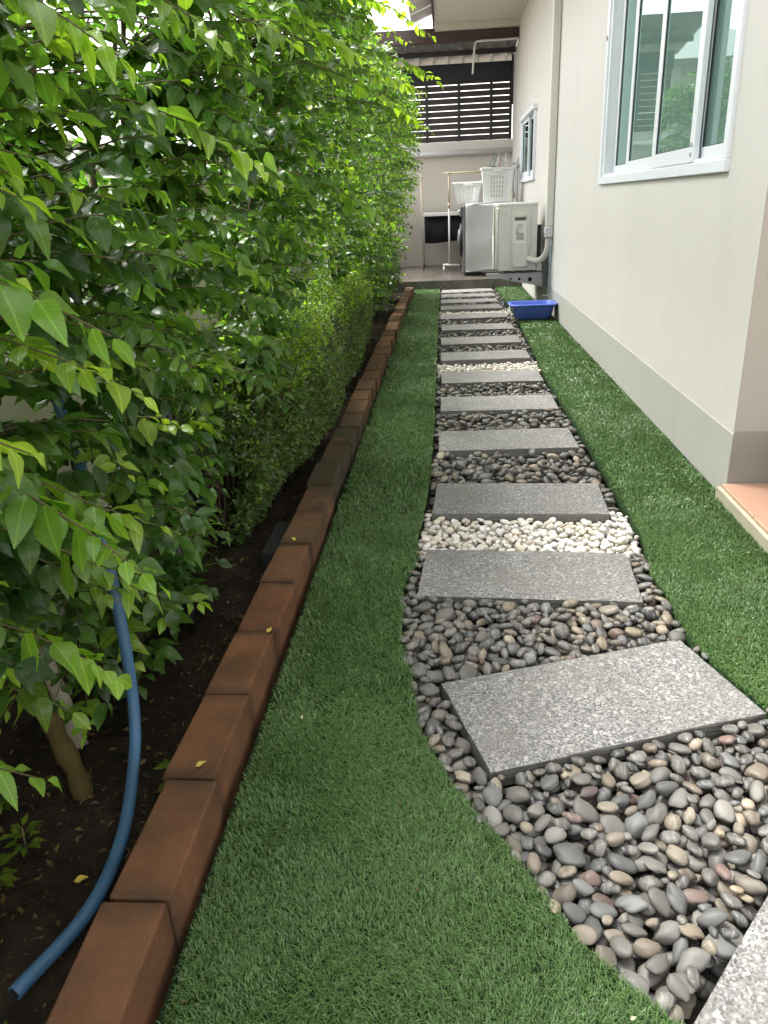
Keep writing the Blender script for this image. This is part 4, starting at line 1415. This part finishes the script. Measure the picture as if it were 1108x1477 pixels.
# laundry baskets
def basket(cx, cy, z0, w0, w1, d0, d1, h, label, lean, rows=5, tilt=0):
    root = empty("laundry_basket", (cx, cy, z0), label, "laundry basket", "white laundry baskets on the covered washing machine")
    m = MB()
    def pt(side, u, v):
        w_, d_ = (w0 + (w1 - w0) * v) / 2, (d0 + (d1 - d0) * v) / 2
        z = z0 + h * v
        return {0: (cx + u * w_, cy - d_, z), 1: (cx + w_, cy + u * d_, z), 2: (cx - u * w_, cy + d_, z), 3: (cx - w_, cy - u * d_, z)}[side]
    cols = [-1, -.52, -.43, -.30, -.21, -.08, .01, .14, .23, .36, .45, .58, .67, 1]
    solid_u = [(-1, -.50)] + [(-.40 + .2 * k + .0, -.40 + .2 * k + .065) for k in range(5)] + [(.62, 1)]
    vrow = [(0, .13)] + [(.13 + (k + 1) * .66 / rows - .030, .13 + (k + 1) * .66 / rows) for k in range(rows)] + [(.755, 1)]
    T_ = Vector
    for side in range(4):
        n_out = {0: (0, -1, 0), 1: (1, 0, 0), 2: (0, 1, 0), 3: (-1, 0, 0)}[side]
        def plate(ua, ub, va, vb, off=0):
            ps = [T_(pt(side, ua, va)), T_(pt(side, ub, va)), T_(pt(side, ub, vb)), T_(pt(side, ua, vb))]
            o_ = T_(n_out) * .004
            a = [m.bm.verts.new(p + T_(n_out) * off) for p in ps]; b = [m.bm.verts.new(p - o_ - T_(n_out) * .0004) for p in ps]
            m.bm.faces.new(a); m.bm.faces.new(b[::-1])
            for i in range(4):
                j = (i + 1) % 4
                m.bm.faces.new((a[i], b[i], b[j], a[j]))
        for ua, ub in solid_u: plate(ua, ub, .1305, .7545)
        for va, vb in vrow: plate(-1, 1, va, vb, .0012)
    m.box((cx - w0 / 2 + .004, cy - d0 / 2 + .004, z0), (cx + w0 / 2 - .004, cy + d0 / 2 - .004, z0 + .005))
    m.build("body", "white", root)
    m = MB()
    a, b = w1 / 2 + .018, d1 / 2 + .018
    loop = [(cx - a, cy - b), (cx + a, cy - b), (cx + a, cy + b), (cx - a, cy + b)]
    zt = z0 + h
    m.box((cx - a, cy - b, zt - .022), (cx + a, cy - b + .026, zt + .004), .006); m.box((cx - a, cy + b - .026, zt - .022), (cx + a, cy + b, zt + .004), .006)
    m.box((cx - a + .001, cy - b + .0265, zt - .021), (cx - a + .026, cy + b - .0265, zt + .003), .005); m.box((cx + a - .026, cy - b + .0265, zt - .021), (cx + a - .001, cy + b - .0265, zt + .003), .005)
    m.build("rim", "white", root)
    m = MB(); m.box((cx - .055, cy - b - .008, zt - .050), (cx + .055, cy - b - .0005, zt - .012), .005); m.build("handle", "white", root)
    root.rotation_euler = (0, tilt, 0)
    return root
basket(.29, 10.53, FZ + .855, .26, .345, .20, .28, .245, "small white laundry basket, lower and left of the taller one", 0, 4)
basket(.65, 10.33, FZ + .86, .32, .385, .24, .30, .385, "tall white laundry basket full of clothes hangers", 0, 5, .02)
def hanger(x, y, z, a, mat, label, lean):
    ca, sa = math.cos(a), math.sin(a)
    def P(u, h): return (x + u * ca + lean * h, y + u * sa, z + h)
    m = MB()
    m.tube([P(-.17, 0), P(0, .10), P(.17, 0), P(-.17, 0)], .004, 5)
    m.tube([P(0, .10), P(0, .13), P(.018, .15), P(.03, .135)], .003, 5)
    tag(m.build("clothes_hanger", mat), label, "clothes hanger", "clothes hangers sticking out of the tall laundry basket")
hz = FZ + .86 + .385 + .01
for i, (dx, mat, lab, h) in enumerate([(-.06, "green", "green clothes hanger leftmost in the tall basket", .01), (-.03, "green", "second green clothes hanger behind the leftmost green one", 0), (.0, "white", "white wire clothes hanger just right of the green ones", .01), (.03, "pink", "faded red clothes hanger between white ones", 0), (.06, "steel", "grey metal clothes hanger in the middle right of the tall basket", .015), (.085, "white", "white clothes hanger second from the right in the tall basket", .005), (.11, "steel", "grey metal clothes hanger rightmost in the tall basket", 0)]):
    hanger(.65 + dx, 10.30, hz + h, 1.3 + i * .07, mat, lab, .15)

# wheeled clothes rack
rk = empty("clothes_rack", (.05, 11.0, FZ), "champagne and white wheeled clothes rack behind the washing machine", "clothes rack")
m = MB(); m.tube([(.058, 11.0, FZ + .06), (.058, 11.0, FZ + .82)], .0125, 10); m.build("lower_post", "white", rk)
m = MB(); m.tube([(.058, 11.0, FZ + .815), (.058, 11.0, FZ + 1.235)], .011, 10); m.lathe([(.016, 0), (.016, .07)], (.058, 11.0, FZ + .80), 'z', 10); m.build("upper_post", "gold", rk)
m = MB(); m.tube([(-.015, 11.0, FZ + 1.235), (.93, 11.0, FZ + 1.235)], .010, 8); m.lathe([(.014, -.02), (.014, .02)], (.058, 11.0, FZ + 1.235), 'z', 8); m.build("rail", "gold", rk)
m = MB(); m.tube([(.90, 11.0, FZ + .06), (.90, 11.0, FZ + 1.235)], .0125, 10); m.build("far_post", "gold", rk)
m = MB(); m.tube([(-.01, 11.0, FZ + .075), (.20, 11.0, FZ + .062)], .016, 8); m.tube([(-.02, 10.9, FZ + .07), (-.02, 11.1, FZ + .07)], .014, 8); m.build("foot_bar", "white", rk)
for y_ in (10.9, 11.1):
    m = MB(); m.lathe([(.022, -.012), (.024, 0), (.022, .012)], (-.02, y_, FZ + .024), 'x', 14); m.build("caster", "white", rk)
m = MB(); m.lathe([(.022, -.012), (.024, 0), (.022, .012)], (.90, 11.0, FZ + .024), 'x', 14); m.build("caster", "white", rk)

# wheeled side table with a dark cloth hanging behind its white top
tb = empty("wheeled_table", (.02, 11.6, FZ), "white topped wheeled table with a dark cloth hanging below its top", "table")
m = MB(); m.box((-.30, 11.32, .805), (.34, 11.90, .848), .004); m.build("table_top", "white", tb)
for x_, y_ in ((-.30, 11.34), (.33, 11.34), (-.30, 11.88), (.33, 11.88)):
    m = MB(); m.tube([(x_ - .012, y_, FZ + .05), (x_ - .012, y_, .8045)], .013, 8); lg = m.build("leg", "pvc", tb)
    m = MB(); m.lathe([(.024, -.011), (.027, 0), (.024, .011)], (x_ - .012, y_, FZ + .0275), 'x', 14); m.build("caster", "rubber", lg)
nu = 40
xs_ = np.linspace(-.285, .30, nu)
yb_ = 11.42 + .012 * np.sin(xs_ * 22) + .006 * np.sin(xs_ * 60)
zb_ = .455 + .012 * np.sin(xs_ * 9) 
v = np.concatenate([np.c_[xs_, yb_ * 0 + 11.42, np.full(nu, .8045)], np.c_[xs_, yb_, np.full(nu, .60)], np.c_[xs_, yb_ + .02, zb_]])
k = np.arange(nu - 1)
cl = link("cloth", np_mesh("cloth", v, quads=np.concatenate([np.c_[k, k + 1, k + 1 + nu, k + nu], np.c_[k + nu, k + 1 + nu, k + 1 + 2 * nu, k + 2 * nu]])), "cloth", tb)
sol = cl.modifiers.new("thickness", 'SOLIDIFY'); sol.thickness = .006
m = MB(); m.tube([(-.315, 11.25, FZ + .02), (-.318, 11.25, 1.36)], .008, 8)
tag(m.build("thin_pole", "gold"), "thin upright pole left of the white topped wheeled table", "pole")

# tap and pipes on the right hand porch wall
tp = empty("wall_tap", (.93, 11.2, 1.0), "grey water tap and riser pipe on the wall right of the tall basket", "tap")
m = MB(); m.tube([(.93, 10.75, FZ + .02), (.93, 10.75, 1.36)], .022, 8); m.build("riser_pipe", "pvc", tp)
m = MB(); m.tube(spline([(.895, 10.75, 1.0), (.88, 10.75, 1.18), (.90, 10.75, 1.33)], 5), .014, 8); m.build("hose", "steel", tp)
m = MB(); m.lathe([(.03, -.03), (.034, .0), (.02, .03)], (.93, 10.75, 1.375), 'z', 12); m.tube([(.93, 10.75, 1.39), (.85, 10.74, 1.42)], .012, 8); m.tube([(.93, 10.75, 1.40), (.95, 10.75, 1.47)], .012, 8); m.build("faucet", "steel", tp)

# ------------------------------------------------------------------ outdoor air conditioner unit on wall brackets
ac = empty("air_conditioner", (.67, 7.9, .345), "cream outdoor air conditioner unit hung on brackets over the turf", "air conditioner")
ax0, ax1, ay0, ay1, az0, az1 = .492, .85, 7.50, 8.28, .352, .955
m = MB(); m.box((ax0, ay0, az0 + .01), (ax1, ay1, az1 - .018), .010, seg=2); m.build("casing", "offwhite", ac)
m = MB(); m.box((ax0 - .006, ay0 - .006, az1 - .030), (ax1 + .006, ay1 + .006, az1), .007); m.build("top_cover", "offwhite", ac)
# raised service panel, valve cover, handle recess and label on the end that faces the path
m = MB(); m.box((.605, ay0 - .007, az0 + .035), (.785, ay0 - .0002, az1 - .055), .0065, seg=2); m.build("end_panel", "offwhite", ac)
m = MB(); m.box((.63, ay0 - .020, az1 - .125), (.755, ay0 - .0072, az1 - .088), .005); m.build("handle", "offwhite", ac)
m = MB(); m.box((.642, ay0 - .0092, az1 - .152), (.742, ay0 - .0073, az1 - .127)); m.build("handle_recess", "darksteel", ac)
m = MB(); m.box((.628, ay0 - .012, az0 + .26), (.752, ay0 - .0072, az1 - .155), .002); m.build("label_plate", "paper", ac)
m = MB(); m.prism([(.628, az0 + .262), (.754, az0 + .262), (.760, az0 + .21), (.762, az0 + .07), (.74, az0 + .045), (.64, az0 + .045), (.622, az0 + .07), (.624, az0 + .21)], 'y', ay0 - .034, ay0 - .0075)
bmesh.ops.bevel(m.bm, geom=m.bm.edges[:], offset=.004, segments=1, affect='EDGES'); m.build("valve_cover", "offwhite", ac)
m = MB(); yl = ay0 - .0135
rr = random.Random(4)
for i in range(6): m.box((.655, yl, az0 + .285 + i * .0105), (.725, yl + .001, az0 + .290 + i * .0105))
for i in range(5): m.box((.655 + rr.uniform(0, .012), yl, az0 + .37 + i * .011), (.70 + rr.uniform(0, .03), yl + .001, az0 + .3735 + i * .011))
for a, b in (((.648, az0 + .342), (.664, az0 + .366)), ((.664, az0 + .366), (.680, az0 + .342)), ((.648, az0 + .342), (.680, az0 + .342))):
    m.tube([(a[0], yl, a[1]), (b[0], yl, b[1])], .0014, 4)
m.tube([(.664, yl, az0 + .349), (.664, yl, az0 + .357)], .0012, 4)
m.build("label_print", "ink", ac)
# protruding fin guard along the left edge, its bars, and the fan grille on the lawn face
m = MB(); m.box((ax0 - .036, ay0 + .01, az0 + .02), (ax0 - .030, ay0 + .09, az1 - .03)); m.build("guard_back", "hole", ac)
for i in range(36):
    m = MB(); z = az0 + .03 + i * .0149; m.box((ax0 - .045, ay0 + .002, z), (ax0 - .001, ay0 + .09, z + .006)); m.build("guard_fin", "offwhite", ac)
m = MB()
for k in range(7):
    R_ = .05 + k * .03
    pts = [(ax0 - .014, 7.93 + R_ * math.cos(t), .655 + R_ * math.sin(t)) for t in [i * 2 * math.pi / 32 for i in range(33)]]
    m.tube(pts, .003, 5)
for k in range(12):
    t = k * math.pi / 6
    m.tube([(ax0 - .013, 7.93 + .04 * math.cos(t), .655 + .04 * math.sin(t)), (ax0 - .013, 7.93 + .24 * math.cos(t), .655 + .24 * math.sin(t))], .003, 5)
m.build("fan_grille", "offwhite", ac)
m = MB()
for (x_, z_) in ((.565, az1 - .10), (.565, az0 + .07), (.82, az0 + .28), (.80, az1 - .022), (.62, az1 - .022)): m.lathe([(.007, -.003), (.007, 0)], (x_, ay0 - .0005, z_), 'y', 10)
m.build("screw", "steel", ac)
m = MB()
for i in range(3): m.box((ax0 + .06 + i * .1, ay0 + .02, az0 - .006), (ax0 + .13 + i * .1, ay0 + .09, az0 + .0095))
m.build("rubber_foot", "rubber", ac)
# pair of slotted brackets
def bracket(y, label):
    root = empty("wall_bracket", (.95, y, .2), label, "bracket", "steel brackets under the outdoor unit")
    m = MB(); m.prism([(.385, .335), (.385, .318), (.90, .208), (.945, .208), (.945, .335)], 'y', y - .0015, y + .0015)
    m.box((.385, y - .0014, .332), (.945, y + .035, .3355)); m.build("arm", "steel", root)
    m = MB()
    for x_, r_ in ((.62, .010), (.70, .014), (.80, .020)): m.lathe([(r_, -.0008), (r_, 0)], (x_, y - .0017, .285 - (x_ - .62) * .06), 'y', 16)
    for i in range(5): m.lathe([(.006, -.0008), (.006, 0)], (.928, y - .0017, .225 + i * .022), 'y', 10)
    m.build("punched_hole", "hole", root)
    m = MB(); m.box((.915, y - .045, .20), (.919, y - .005, .74)); m.box((.919, y - .0435, .20), (.962, y - .040, .74)); m.build("rail", "darksteel", root)
    m = MB()
    for i in range(9): m.box((.9135, y - .032, .24 + i * .055), (.9148, y - .018, .258 + i * .055))
    m.build("slot", "white", root)
bracket(7.56, "near steel bracket arm with round holes under the outdoor unit")
bracket(8.20, "far steel bracket arm behind the near one under the outdoor unit")
m = MB(); m.box((.855, 7.52, .355), (.90, 7.60, .42), .004)
tag(m.build("junction_box", "white"), "small white box between the outdoor unit and the wall rail", "box")
# insulated pipe loop and trunking up the wall
m = MB(); m.tube(spline([(.762, 7.47, .47), (.80, 7.45, .455), (.85, 7.42, .45), (.90, 7.38, .485), (.925, 7.33, .56), (.928, 7.31, .66)], 8), .027, 12)
tag(m.build("lagged_pipe", "wrap"), "white taped refrigerant pipe curving from the outdoor unit up the wall", "pipe")
tr = empty("pipe_trunking", (.93, 7.3, .65), "white vertical pipe trunking running up the wall from the outdoor unit", "trunking")
m = MB(); m.box((.897, 7.27, .745), (WX - .0035, 7.345, 3.03), .008, seg=2); m.build("cover", "offwhite", tr)
m = MB(); m.box((.888, 7.258, .655), (WX - .0036, 7.357, .7445), .008); m.build("end_box", "pvc", tr)
m = MB(); m.box((.8865, 7.262, .675), (.8876, 7.35, .69)); m.build("end_box_slot", "darksteel", tr)
m = MB(); m.tube(spline([(.945, 7.22, .62), (.945, 7.22, .40), (.945, 7.22, .20), (.94, 7.21, .165), (.915, 7.20, .155), (.88, 7.19, .16)], 6), .008, 8)
tag(m.build("drain_pipe", plain("blue_grey_pipe", (.18, .24, .30), .45, .5)), "thin blue grey drain pipe with a hooked lower end on the wall", "pipe")

# blue basin
bs = empty("blue_basin", (.755, 6.86, .022), "blue plastic basin with a broad rim standing on turf against the wall", "basin")
def rrect(hx_, hy_, r, z, seg=6):
    out = []
    for qx, qy, a0 in ((1, 1, 0), (-1, 1, 90), (-1, -1, 180), (1, -1, 270)):
        for k in range(seg + 1):
            a = math.radians(a0 + 90 * k / seg)
            out.append((.755 + qx * (hx_ - r) + r * math.cos(a), 6.86 + qy * (hy_ - r) + r * math.sin(a), z))
    return out
m = MB()
loops = [rrect(.135, .095, .06, .016), rrect(.155, .112, .065, .022), rrect(.182, .135, .07, .135), rrect(.186, .139, .07, .140), rrect(.205, .158, .075, .1395), rrect(.207, .160, .076, .132), rrect(.209, .162, .076, .144), rrect(.184, .137, .07, .1455), rrect(.178, .131, .07, .138), rrect(.152, .109, .062, .027), rrect(.13, .09, .06, .022)]
rings = [[m.bm.verts.new(p) for p in L] for L in loops]
for a, b in zip(rings, rings[1:]):
    for i in range(len(a)):
        f = m.bm.faces.new((a[i], a[(i + 1) % len(a)], b[(i + 1) % len(a)], b[i])); f.smooth = True
m.bm.faces.new(rings[0]); m.bm.faces.new(rings[-1])
m.build("tub", "basin", bs)
m = MB(); m.box((.555, 6.80, .078), (.5615, 6.92, .13), .002); m.build("handle_lug", plain("pale_sticker", (.62, .66, .72), .4), bs)

# wheel that shows at the right edge, standing on the carport floor
wh = empty("wheel", (1.115, 2.33, .0545), "black rubber wheel standing on the salmon tiles at the right edge", "wheel")
m = MB(); prof = [(.055, -.035), (.085, -.045), (.103, -.035), (.11, 0), (.103, .035), (.085, .045), (.055, .035)]
m.lathe(prof, (1.135, 2.33, .0545 + .11), 'y', 32); m.build("tyre", "tyre", wh)
m = MB(); m.lathe([(.0545, -.0405), (.05, -.046), (.028, -.040), (.012, -.048), (.012, .048), (.028, .040), (.05, .046), (.0545, .0405)], (1.135, 2.33, .0545 + .11), 'y', 20); m.build("rim", "rim", wh)
